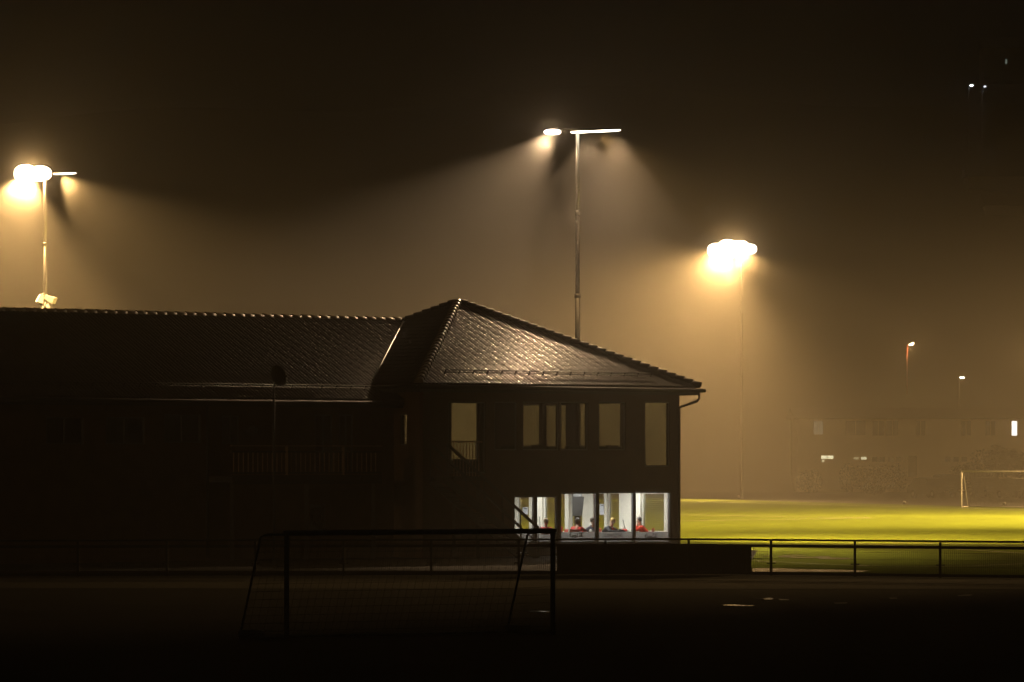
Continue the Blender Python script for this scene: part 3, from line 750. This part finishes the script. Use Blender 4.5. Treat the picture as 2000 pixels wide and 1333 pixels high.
pw = seat_person(1143, 2.2, R(-20), 'person in a dark and white jacket leaning on both elbows, face turned right', 'red chair under the person in the dark and white jacket', hair=(.05,.035,.02), top=(.03,.035,.06), lean=.2, arms='chin', turn=R(10), hood=(.8,.8,.78))
seat_person(1180, 2.0, R(-35), 'blond person in a black jacket over a red shirt looking down at the table', 'red chair under the blond person', hair=(.72,.5,.16), top=(.05,.055,.065), lean=.22, nod=R(30), turn=R(-5))
seat_person(1262, 1.7, R(165), 'dark-haired person in a bright red jacket sitting alone at the right-hand window', 'red chair under the person alone at the right-hand window', hair=(.04,.03,.02), top=(.65,.05,.02), lean=.16, arms='chin', nod=R(12))
# red scarf-like shirt front of the blond person, white sleeve panel
bl = [o for o in bpy.data.objects if o.get('label', '').startswith('blond person')][0]
m = MB(); m.tube([Vector((.30,0,.70)), Vector((.36,0,.83)), Vector((.33,0,.93))], [.05,.07,.05], 12); q = m.build('shirt_front', mat('red_shirt', RED, .7), None); q.parent = bl
m = MB(); m.tube([Vector((.22,.17,.86)), Vector((.34,.17,.77)), Vector((.41,.155,.735))], [.075,.066,.06], 12); q = m.build('white_sleeve', M_['white'], None); q.parent = pw
m = MB(); m.tube([Vector((.24,-.16,.80)), Vector((.36,-.16,.74))], [.07,.062], 12); q = m.build('white_sleeve', M_['white'], None); q.parent = pw
# things on and by the tables
def blob_bag(px, v, z, sc_, col, name, label, cat):
    m = MB(); bmesh.ops.create_icosphere(m.bm, subdivisions=3, radius=1)
    for w in m.bm.verts:
        w.co = Vector((w.co.x*sc_[0], w.co.y*sc_[1], max(w.co.z, -.6)*sc_[2]))*(1+.12*math.sin(7*w.co.x+3)*math.cos(6*w.co.y)); w.co += pos(px, v, z)
    for f in m.bm.faces: f.smooth = True
    r = empty(name, pos(px, v, z), label, cat); m.build('bag_body', mat(name+'_cloth', col, .8), r)
    m = MB(); c = pos(px, v, z+sc_[2]*.9); m.tube([c+U*-.07, c+U*-.04+Vector((0,0,.035)), c+U*.04+Vector((0,0,.035)), c+U*.07], .008, 6); m.build('handle', M_['ink'], r)
blob_bag(1219, 1.75, .815, (.13,.1,.06), RED, 'red_bag', 'flat red bag lying on the table beside the leaning black stick', 'bag')
blob_bag(1212, 1.25, .68, (.17,.12,.2), (.015,.015,.02), 'black_backpack', 'black rounded backpack standing behind the lettering on the frosted glass', 'backpack')
def stick(p, q, label, name='leaning_stick'):
    r = empty(name, q, label, 'stick', 'sticks leaning in the clubroom'); m = MB(); m.tube([p, q], [.011,.014], 8); m.build('shaft', M_['ink'], r); m = MB(); m.ball(p, .018, 8, 6); m.build('tip', M_['ink'], r)
stick(pos(1217,1.9,z_at(1018,7,1.9)), pos(1222,1.9,.78), 'thin black stick leaning over the red bag')
stick(pos(1053.5,1.3,z_at(1012,2,1.3)), pos(1059,1.3,FZ), 'thin black stick leaning beside the fair-haired person in the small window')

# ------------------------------------------------------------------ railing in front of the building and pitch
rl = [Vector((-17.5,116.9,0)), Vector((2.72,119.1,0)), Vector((5.15,119.4,0)), Vector((26.0,110.3,0))]
fence = empty('railing', rl[1], 'long dark metal railing with wire mesh running in front of the clubhouse and the pitch', 'railing')
bays = [rl[0]+(rl[1]-rl[0])*i/8 for i in range(8)]+[rl[1], rl[2]]
d_ = (rl[3]-rl[2]).normalized(); bays += [rl[2]+d_*2.55*i for i in range(1, 9)]
for p in bays:
    m = MB(); m.bar(p, p+Vector((0,0,1.02)), .07, .07)
    for z in (.10, .36): m.bar(p+Vector((-.13,-.045,z)), p+Vector((.13,-.045,z)), .02, .03)
    m.build('post', M_['darksteel'], fence)
m = MB()
for z, w, h in ((1.035,.055,.055),): m.tube([b+Vector((0,0,z)) for b in bays], .03, 8)
m.build('top_rail', M_['darksteel'], fence)
m = MB()
for a, b in zip(bays, bays[1:]): m.bar(a+Vector((0,0,.86)), b+Vector((0,0,.86)), .03, .085)
m.build('middle_rail', M_['darksteel'], fence)
m = MB()
for a, b in zip(bays, bays[1:]): m.bar(a+Vector((0,0,.06)), b+Vector((0,0,.06)), .03, .09)
m.build('bottom_rail', M_['darksteel'], fence)
for i, (a, b) in enumerate(zip(bays, bays[1:])):
    m = MB(); L = (b-a).length; n_ = int(L/.06); dd = (b-a)/L
    for k in range(1, n_):
        p = a+dd*L*k/n_; m.bar(p+Vector((0,.0,.11)), p+Vector((0,.0,.815)), .006, .006)
    for z in (.3,.5,.7): m.bar(a+dd*.04+Vector((0,-.006,z)), b-dd*.04+Vector((0,-.006,z)), .006, .006)
    m.build('mesh_panel', M_['darksteel'], fence)
M_['board'] = mat('dark_board_back', (.03,.03,.035), .6)
def at_rail(px):
    k = (px-1000)/F
    for a, b in zip(bays, bays[1:]):
        t = (k*a.y-a.x)/((b.x-a.x)-k*(b.y-a.y))
        if 0 <= t <= 1: return a+(b-a)*t
for l0, l1, lab in ((1088,1181,'dark advertising board seen from behind, nearest the stairs on the railing'), (1185,1343,'dark advertising board seen from behind, under the lit corner windows'), (1347,1468,'dark advertising board seen from behind, at the right end beside the open mesh')):
    a, b = at_rail(l0), at_rail(l1); off = Vector((0,.12,0)); r = empty('advertising_board', (a+b)/2+off, lab, 'advertising board', 'boards on the railing')
    m = MB(); m.bar(a+off+Vector((0,0,.50)), b+off+Vector((0,0,.50)), .012, .80); m.build('board_sheet', M_['board'], r)
    m = MB(); dd = (b-a).normalized()
    for t in (.08,.5,.92):
        p = a+(b-a)*t+Vector((0,.095,0)); m.bar(p+Vector((0,0,.1)), p+Vector((0,0,.9)), .04, .03)
    m.build('batten', M_['trim'], r)

# ------------------------------------------------------------------ goals
M_['post'] = mat('scuffed_white_goal_paint', (.5,.5,.48), .45, var=.2, scale=5)
M_['net'] = mat('net_cord', (.08,.08,.08), .9)
def goal(p, q, h, back, label, pm=None, rad=.06, depth_top=.5, net=.15, weight=True, thick=.003):
    """p, q: post feet; back: unit vector behind the goal times depth"""
    r = empty('football_goal', (p+q)/2, label, 'football goal')
    up = Vector((0,0,h)); bt = back*depth_top/back.length
    for a in (p, q):
        m = MB(); m.tube([a, a+up], rad, 12); m.build('post', (pm or M_['post']), r)
        m = MB(); m.tube([a+up*.985, a+up*.985+bt*.8, a+up*.96+bt, a+back+Vector((0,0,.04))], rad*.45, 8); m.build('stay', (pm or M_['post']), r)
        m = MB(); m.tube([a+Vector((0,0,.04)), a+back+Vector((0,0,.04))], rad*.6, 8); m.build('ground_bar', (pm or M_['post']), r)
    m = MB(); m.tube([p+up-(q-p).normalized()*rad, q+up+(q-p).normalized()*rad], rad, 12); m.build('crossbar', (pm or M_['post']), r)
    m = MB(); m.tube([p+back+Vector((0,0,.04)), q+back+Vector((0,0,.04))], rad*.6, 8); m.build('back_bar', (pm or M_['post']), r)
    m = MB(); n_ = int((q-p).length/net)
    for k in range(1, n_):
        a = p+(q-p)*k/n_; m.tube([a+up, a+up*.965+bt, a+back+Vector((0,0,.05))], thick, 3, cap=False)
    nk = int(h/net)
    for k in range(1, nk):
        t = k/nk; o_ = (up*.965+bt)*(1-t)+back*t; m.tube([p+o_, q+o_], thick, 3, cap=False)
        for a in (p, q):
            m.tube([a+up*(1-t), a+o_], thick, 3, cap=False)
    m.build('net', M_['net'], r)
    if weight:
        for a in (p+back*.95, q+back*.95):
            m = MB(); dd = (q-p).normalized(); c = a+Vector((0,0,.10)); m.tube([c-dd*.05, c+dd*.42], .085, 14); m.build('counterweight', M_['pipe'], r)
    return r
gp, gq = Vector((-4.23,76.9,0)), Vector((.79,79.2,0)); gd = (gq-gp).normalized(); gn = Vector((-gd.y, gd.x, 0))
goal(gp, gq, 2.0, (gn*.5-gd*.75), 'dark unlit training goal standing in the foreground left of the stairs', rad=.05)
fp = ground(1878, 992); fp.z = .02
goal(fp, fp+Vector((6.6,-3.1,0)), 2.44, Vector((.6,1.5,0)), 'white goal on the lit pitch at the far right edge', rad=.06, net=.3, weight=False, thick=.01)

# ------------------------------------------------------------------ satellite dish on a pole, ball, pipe
dp = at(535, 760, 133); dp.z = 0
sd = empty('satellite_dish', dp, 'dark round satellite dish on a thin pole standing in front of the wing roof', 'satellite dish')
m = MB(); m.tube([dp, dp+Vector((0,0,5.75))], .04, 10); m.build('mast_pole', M_['darksteel'], sd)
c = at(541, 735, 132.8); m = MB()
ax = Vector((.75,-.6,.25)).normalized(); a1 = Vector((0,0,1)).cross(ax).normalized(); b1 = ax.cross(a1)
rows = []
for j in range(7):
    rr = .36*j/6+.001; rows.append([m.bm.verts.new(c+a1*math.cos(2*math.pi*i/28)*rr+b1*math.sin(2*math.pi*i/28)*rr*1.02+ax*(rr*rr*.55)) for i in range(28)])
for a, b in zip(rows, rows[1:]):
    for i in range(28): f = m.bm.faces.new((a[i], a[(i+1)%28], b[(i+1)%28], b[i])); f.smooth = True
q = m.build('dish', mat('grey_dish', (.1,.1,.1), .5), sd, fix=False); so = q.modifiers.new('solid','SOLIDIFY'); so.thickness = .012
m = MB(); m.tube([c+b1*-.34+ax*.06, c+ax*.38-b1*.1], .012, 6); m.ball(c+ax*.4-b1*.1, .035); m.build('receiver_arm', M_['darksteel'], sd)
m = MB(); m.tube([dp+Vector((0,0,5.7)), c], .03, 8); m.build('bracket', M_['darksteel'], sd)
for px, py, lab in ((1443,973.5,'small white ball at the foot of the far floodlight mast'), (1766,985.5,'small pale ball at the far edge of the pitch left of the goal'), (1961,988,'small pale ball lying inside the far goal')):
    p = ground(px, py); m = MB(); m.ball(p+Vector((0,0,.14)), .12, 16, 10); tag(m.build('football', M_['white']), lab, 'ball', 'balls at the far edge of the pitch')

# ------------------------------------------------------------------ small spotlights on the left mast
lm = [o for o in bpy.data.objects if o.get('label', '').startswith('floodlight mast glaring')][0]
for px, py, ya, el_, w in ((79,584,R(200),R(-72),.42),(98,584,R(-20),R(-22),.55),(85,603,R(215),R(-60),.55),(95,598,R(10),R(-35),.25)):
    c = at(px, py, dL-.35); d = Vector((math.cos(ya)*math.cos(el_), math.sin(ya)*math.cos(el_), math.sin(el_)))
    q = MB(); s = d.cross(Vector((0,0,1))).normalized(); t = s.cross(d)
    a, b = c-d*w*.45, c+d*w*.45
    q.hexa([a-s*.10-t*.08, a+s*.10-t*.08, a+s*.10+t*.08, a-s*.10+t*.08, b-s*.17-t*.15, b+s*.17-t*.15, b+s*.17+t*.15, b-s*.17+t*.15])
    hd2 = q.build('spotlight', M_['white'], lm)
    q = MB(); q.tube([a, Vector((lm.location.x, lm.location.y, a.z+.12))], .025, 6); q.build('bracket', M_['steel'], hd2)

# ------------------------------------------------------------------ hill and far lights
def hz(x, y): return max(-.5, (y-405)*.25+2.2*math.sin(x*.03+1)*min(1, (y-405)/60)+1.2*math.sin(x*.09+y*.05)*min(1, max(0,(y-405)/60)))
bm = bmesh.new(); gx, gy = 70, 30
vv = [[bm.verts.new((-240+560*i/gx, 400+236*j/gy, hz(-240+560*i/gx, 400+236*j/gy))) for i in range(gx+1)] for j in range(gy+1)]
for j in range(gy):
    for i in range(gx): bm.faces.new((vv[j][i], vv[j][i+1], vv[j+1][i+1], vv[j+1][i])).smooth = True
mm_ = MB(); mm_.bm.free(); mm_.bm = bm
tag(mm_.build('hill', mat('dark_hillside', (.03,.035,.02), .9, var=.4, scale=.1)), kind='structure')
def far_lamp(px, py, d, label, col, strength, size=.35, light=0, pole=None, polecol=None, arm=.6, tilt=0):
    c = at(px, py, d); zb = max(0, hz(c.x, d))
    base = Vector((c.x-arm, d, zb)); r = empty('street_lamp', base, label, 'street lamp', 'distant street lamps')
    m = MB(); m.tube([base, Vector((base.x, d, c.z-.3))], [.09,.06], 8); m.tube([Vector((base.x, d, c.z-.3)), Vector((base.x+arm*.4, d, c.z+.1)), c], .04, 6); m.build('pole', polecol or M_['poleshade'], r)
    m = MB(); s = size; t = Vector((math.cos(tilt), 0, math.sin(tilt)))
    m.bar(c-t*s*1.1+Vector((0,0,.12)), c+t*s*1.1+Vector((0,0,.12)), .5, .1); hd3 = m.build('lamp_head', M_['darksteel'], r)
    m = MB(); m.ball((0,0,0), 1, 14, 8)
    bmesh.ops.transform(m.bm, matrix=Matrix.Translation(c)@Matrix.Rotation(-tilt, 4, 'Y')@Matrix.Diagonal((s, .2, s*.42, 1)), verts=m.bm.verts)
    m.build('bulb', mat('far_lamp_bulb', (1,1,1), emis=col, estr=strength), hd3)
    if light:
        ld = bpy.data.lights.new('lamp_glow', 'POINT'); ld.energy = light*LAMP_W; ld.color = WARM; ld.shadow_soft_size = .3
        lo = bpy.data.objects.new('lamp_glow', ld); C.objects.link(lo); lo.parent = r; lo.location = c-base+Vector((0,-.5,-.2))
redp = mat('reddish_pole', (.25,.05,.03), .5)  # plain reddish colour for the pole
far_lamp(1780, 672.5, 440, 'far street lamp on a reddish pole glowing in the haze', (1,.95,.65), 14, .30, light=.004, polecol=redp, arm=.45, tilt=.3)
far_lamp(1879, 738, 425, 'far white street lamp low to the right of the red-poled one', (1,1,.8), 12, .26, light=.0006, arm=.3)
far_lamp(1897.5, 167.5, 600, 'tiny white hillside lamp high at the upper right, the left and brighter of two', (.75,.9,1), 60, .24, arm=.4)
far_lamp(1923.5, 169.5, 602, 'tiny hillside lamp high at the upper right, the right and dimmer of two', (.8,.8,.9), 12, .18, arm=.4)
far_lamp(2013, 690, 385, 'warm street lamp just beyond the right edge lighting the haze', (1,.7,.3), 14, .5, light=.005, arm=.5)
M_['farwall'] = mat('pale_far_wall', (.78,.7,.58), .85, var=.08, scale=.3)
M_['farroof'] = mat('dark_far_roof', (.05,.045,.04), .8)
M_['fardark'] = mat('unlit_far_window', (.03,.035,.04), .3)
def lit(col, s): return mat('lit_far_window', (.3,.3,.3), emis=col, estr=s)
def hill_house(px, py, d, w, h, wins, label):
    c = at(px, py, d); r = empty('hill_house', (c.x, d, c.z), label, 'house', 'houses on the far hillside')
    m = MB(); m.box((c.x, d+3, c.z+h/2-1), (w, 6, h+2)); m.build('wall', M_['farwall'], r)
    m = MB(); x0, x1 = c.x-w/2-.3, c.x+w/2+.3; z = c.z+h+.01; m.prism([(x0,d-.4,z),(x0,d+6.4,z),(x0,d+3,z+1.8)], (x1-x0,0,0)); m.build('roof', M_['farroof'], r)
    for wx, wy, ww, wh, mm2 in wins:
        q = at(wx, wy, d); m = MB(); m.box((q.x, d-.06, q.z), (ww, .1, wh)); f = m.build('window', M_['white'], r)
        m = MB(); m.box((q.x, d-.13, q.z), (ww*.88, .03, wh*.9)); m.build('pane', mm2, f)
hill_house(1955, 402, 560, 9, 4, [(1936.5,395,.65,.7,lit((.9,.75,.3),.25)),(1974,384.5,.22,.22,lit((1,.95,.9),8)),(1979,385.5,.2,.2,lit((1,.95,.9),1.2)),(1989.5,385.5,.2,.2,lit((1,1,.8),.9))], 'dark hillside house with a row of tiny lit windows at the upper right')
hill_house(1963, 440, 540, 5, 2.6, [(1963,433,.6,.8,lit((.7,.75,.3),.12))], 'very faint hillside house just below the one with lit windows')
hill_house(1966, 132, 624, 7, 3, [(1965,121,.3,.8,lit((.6,.7,.6),.5))], 'faint hillside house at the very top right with one dim window')

# ------------------------------------------------------------------ terraced building beyond the pitch
D = 400.0
tb = empty('terraced_building', ((1780-1000)*D/F, D, 0), 'long pale two-storey building fading in the haze beyond the pitch', 'building')
xa, xb = (1558-1000)*D/F, (2260-1000)*D/F; zt = H+75*D/F
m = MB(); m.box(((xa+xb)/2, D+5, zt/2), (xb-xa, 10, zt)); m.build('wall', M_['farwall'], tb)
m = MB(); m.prism([(xa-.4,D-.5,zt+.01),(xa-.4,D+10.5,zt+.01),(xa-.4,D+5,zt+1.1)], (xb-xa+.8,0,0)); m.build('roof', M_['farroof'], tb)
def far_win(l, r_, t, b, mm2, name='window'):
    p, q = at(l, t, D), at(r_, b, D); c = (p+q)/2; w, h = q.x-p.x, p.z-q.z
    m = MB(); m.box((c.x, D-.05, c.z), (w+.12, .08, h+.12)); f = m.build(name, M_['farwall'] if name == 'window' else M_['trim'], tb)
    m = MB(); m.box((c.x, D-.11, c.z), (w, .03, h)); m.build('pane', mm2, f)
    if name == 'window' and w > .5:
        m = MB(); m.box((c.x, D-.14, c.z), (.05, .03, h)); m.build('glazing_bar', M_['farwall'], f)
pale = lit((.85,.8,.55), .12)
far_win(1589,1607,823,849,pale)
far_win(1652,1690,822,850,mat('blue_grey_pane', (.12,.12,.2), .3))
for l, r_ in ((1704,1726),(1731,1754),(1789,1807),(1877,1896),(1925,1944)): far_win(l, r_, 823, 851, M_['fardark'])
far_win(1976,1986,823,851,lit((1,1,.95),2.2))
far_win(2030,2050,823,851,M_['fardark'])
far_win(1604,1627,890.5,896.5,lit((1,.95,.6),1.3)); far_win(1605,1610,898,903,lit((1,.95,.6),.5))
far_win(1682,1692,893,898,lit((1,.95,.6),.9)); far_win(1668,1677,893,898,lit((1,.9,.5),.25))
for l in (1703,1718,1735,1750,1846,1862,1878): far_win(l, l+10, 893, 902, M_['fardark'])
far_win(1775,1789,892,930,M_['fardark'],'door')
# hedge and trees in front of it
M_['leaf'] = mat('dark_foliage', (.03,.04,.015), .9, var=.5, scale=2, spec=.1); M_['bark'] = mat('bark', (.06,.045,.03), .9)
def leafy(m, c, rx, ry, rz_, n_, s, rnd):
    for _ in range(n_):
        while True:
            p = Vector((rnd.uniform(-1,1), rnd.uniform(-1,1), rnd.uniform(-1,1)))
            if p.length < 1 and rnd.random() < .35+.65*p.length: break
        q = c+Vector((p.x*rx, p.y*ry, p.z*rz_)); a = Vector((rnd.gauss(0,1), rnd.gauss(0,1), rnd.gauss(0,1))).normalized(); b = a.orthogonal().normalized(); sz = s*rnd.uniform(.6,1.4)
        m.bm.faces.new([m.bm.verts.new(q+b*sz), m.bm.verts.new(q+a.cross(b)*sz*.6), m.bm.verts.new(q-b*sz), m.bm.verts.new(q-a.cross(b)*sz*.6)])
def tree(px, d, h, w, label, seed):
    rnd = random.Random(seed); x = (px-1000)*d/F; r = empty('tree', (x, d, 0), label, 'tree', 'trees beyond the pitch')
    m = MB(); tips = []
    m.tube([(x,d,0),(x+.1,d,h*.35),(x-.05,d,h*.7)], [.16,.11,.05], 8)
    for k in range(9):
        z = h*rnd.uniform(.3,.65); a = rnd.uniform(0,6.28); L = w*rnd.uniform(.3,.5); t = Vector((x+math.cos(a)*L, d+math.sin(a)*L, z+h*rnd.uniform(.12,.3))); m.tube([(x,d,z), t], [.05,.02], 6); tips.append(t)
    m.build('trunk', M_['bark'], r); m = MB()
    for t in tips+[Vector((x,d,h*.85)), Vector((x,d,h*.6))]: leafy(m, t, w*.25*rnd.uniform(.7,1.2), w*.25, h*.14, 420, .08, rnd)
    m.build('crown', M_['leaf'], r, fix=False)
def bush(l, r_, top, d, label, seed):
    rnd = random.Random(seed); x0, x1 = (l-1000)*d/F, (r_-1000)*d/F; h = H+(HY-top)*d/F; r = empty('bush', ((x0+x1)/2, d, 0), label, 'bush', 'bushes beyond the pitch')
    m = MB(); m.tube([((x0+x1)/2,d,0),((x0+x1)/2,d,h*.5)], .05, 6); m.build('stem', M_['bark'], r)
    m = MB(); n_ = max(2, int((x1-x0)/1.1))
    for k in range(n_): leafy(m, Vector((x0+(x1-x0)*(k+.5)/n_, d, h*.5)), (x1-x0)/n_*.8, .7, h*.5*rnd.uniform(.8,1), 700, .07, rnd)
    m.build('foliage', M_['leaf'], r, fix=False)
bush(1645, 1765, 904, 392, 'low dark hedge under the small windows of the pale building', 2)
bush(1560, 1600, 915, 385, 'dark bush at the left corner of the pale building', 3)
bush(1690, 1725, 945, 370, 'low bush in the haze between the hedge and the parked vans', 4)
tree(1945, 372, 4.6, 5.0, 'dark round tree behind the far goal, left one', 5)
tree(2000, 375, 3.9, 5.0, 'dark round tree at the right picture edge behind the goal', 6)
tree(1900, 378, 3.0, 3.4, 'small dark tree right of the parked dark car', 8)
# parked cars
M_['carpaint'] = mat('dark_car_paint', (.02,.022,.026), .2, metal=.3, coat=1); M_['carglass'] = mat('car_glass', (.01,.01,.012), .06, coat=.6); M_['tyre'] = mat('tyre', (.02,.02,.02), .85); M_['chrome'] = mat('headlamp_glass', (.8,.8,.82), .12, metal=.8)
def car(px, d, yaw, label, paint, sc_=1.0):
    x = (px-1000)*d/F; r = empty('parked_car', (x, d, 0), label, 'car', 'cars parked beyond the pitch'); r.rotation_euler = (0,0,yaw); r.scale = (sc_,)*3
    def put(m, name, mm2, par=None, bev=0):
        o = m.build(name, mm2, None, bevel=bev); o.parent = par or r; return o
    prof = [(-2.2,.35),(-2.25,.75),(-2.1,1.05),(-1.75,1.15),(-1.35,1.62),(-.2,1.70),(.55,1.62),(1.05,1.12),(1.95,.98),(2.2,.78),(2.22,.38),(1.82,.32),(1.7,.62),(1.4,.72),(1.1,.62),(.98,.30),(-.92,.30),(-1.05,.62),(-1.35,.72),(-1.65,.62),(-1.78,.32)]
    m = MB(); m.prism([(a, -.86, b) for a, b in prof], (0, 1.72, 0)); body = put(m, 'body', paint, None, .05)
    for s in (-1, 1):
        for w in ([(-1.6,1.18),(-1.28,1.55),(-.45,1.6),(-.45,1.16)], [(-.38,1.16),(-.38,1.6),(.45,1.55),(.9,1.14)]):
            m = MB(); m.prism([(a, s*.866, b) for a, b in w], (0, s*.012, 0)); put(m, 'side_window', M_['carglass'], body)
        for wx in (-1.35, 1.4):
            m = MB(); m.tube([(wx, s*.66, .33),(wx, s*.88, .33)], .33, 22); wh = put(m, 'wheel', M_['tyre']); m = MB(); m.tube([(wx, s*.885, .33),(wx, s*.90, .33)], .19, 16); put(m, 'rim', M_['leg'], wh)
        m = MB(); m.ball((2.19, s*.62, .78), .14, 12, 8, (.35,1.3,.7)); put(m, 'headlight', M_['chrome'])
        m = MB(); m.ball((-2.2, s*.68, .88), .12, 12, 8, (.3,.8,1.2)); put(m, 'tail_light', mat('red_tail_glass', (.3,.01,.01), .2))
        m = MB(); m.ball((.75, s*.97, 1.12), .1, 10, 6, (.6,1,.7)); put(m, 'wing_mirror', paint)
    m = MB(); m.prism([(.60,-.72,1.585),(1.02,-.76,1.165),(1.02,.76,1.165),(.60,.72,1.585)], (.02,0,.018)); put(m, 'windscreen', M_['carglass'], body)
    m = MB(); m.prism([(-1.40,-.72,1.585),(-1.40,.72,1.585),(-1.74,.76,1.185),(-1.74,-.76,1.185)], (-.02,0,.018)); put(m, 'rear_window', M_['carglass'], body)
    m = MB(); m.box((2.215,0,.52), (.03,.5,.11)); put(m, 'number_plate', M_['white'])
    return r
car(1818, 344, R(-60), 'dark car parked nearest the far goal with pale headlight glints', M_['carpaint'], 1.0)
car(1856, 350, R(-75), 'tall dark van beside it with an orange gleam along its roof edge', M_['carpaint'], 1.15)
car(1928, 352, R(-70), 'dark car parked behind the net of the far goal', M_['carpaint'], 1.0)
car(1988, 340, R(-60), 'dark car cut by the right picture edge behind the goal', M_['carpaint'], 1.0)

# ------------------------------------------------------------------ haze
m = MB(); m.hexa([(-260,-20,-1.5),(330,-20,-1.5),(330,640,-1.5),(-260,640,-1.5),(-260,-20,95),(330,-20,95),(330,640,95),(-260,640,95)])
hm = bpy.data.materials.new('haze_air'); hm.use_nodes = True
n = hm.node_tree.nodes; n.remove(n['Principled BSDF'])
pv = n.new('ShaderNodeVolumePrincipled'); pv.inputs['Color'].default_value = (.95,.93,.9,1); pv.inputs['Density'].default_value = HAZE
pv.inputs['Anisotropy'].default_value = ANISO
hm.node_tree.links.new(pv.outputs[0], n['Material Output'].inputs['Volume'])
tag(m.build('haze', hm), kind='stuff')
# denser mist balls added to imitate the lens glare of the lamps
for c, rad, dens in HALOS:
    m = MB(); m.ball((0,0,0), rad, 32, 20); mo = m.build('lamp_halo_mist', None); mo.data.materials.clear(); mo.location = c
    mm = bpy.data.materials.new('halo_mist_air'); mm.use_nodes = True; n = mm.node_tree.nodes; l = mm.node_tree.links; n.remove(n['Principled BSDF'])
    tc = n.new('ShaderNodeTexCoord'); mp = n.new('ShaderNodeMapping'); mp.inputs['Scale'].default_value = (1/rad,)*3
    gt = n.new('ShaderNodeTexGradient'); gt.gradient_type = 'SPHERICAL'
    pw_ = n.new('ShaderNodeMath'); pw_.operation = 'POWER'; pw_.inputs[1].default_value = 5
    mu = n.new('ShaderNodeMath'); mu.operation = 'MULTIPLY'; mu.inputs[1].default_value = dens
    l.new(tc.outputs['Object'], mp.inputs[0]); l.new(mp.outputs[0], gt.inputs[0]); l.new(gt.outputs[1], pw_.inputs[0]); l.new(pw_.outputs[0], mu.inputs[0])
    pv = n.new('ShaderNodeVolumePrincipled'); pv.inputs['Color'].default_value = (.95,.93,.9,1); pv.inputs['Anisotropy'].default_value = .6
    l.new(mu.outputs[0], pv.inputs['Density']); l.new(pv.outputs[0], n['Material Output'].inputs['Volume'])
    mo.data.materials.append(mm); tag(mo, kind='stuff')
cy.volume_step_rate = 1.0; cy.volume_max_steps = 64
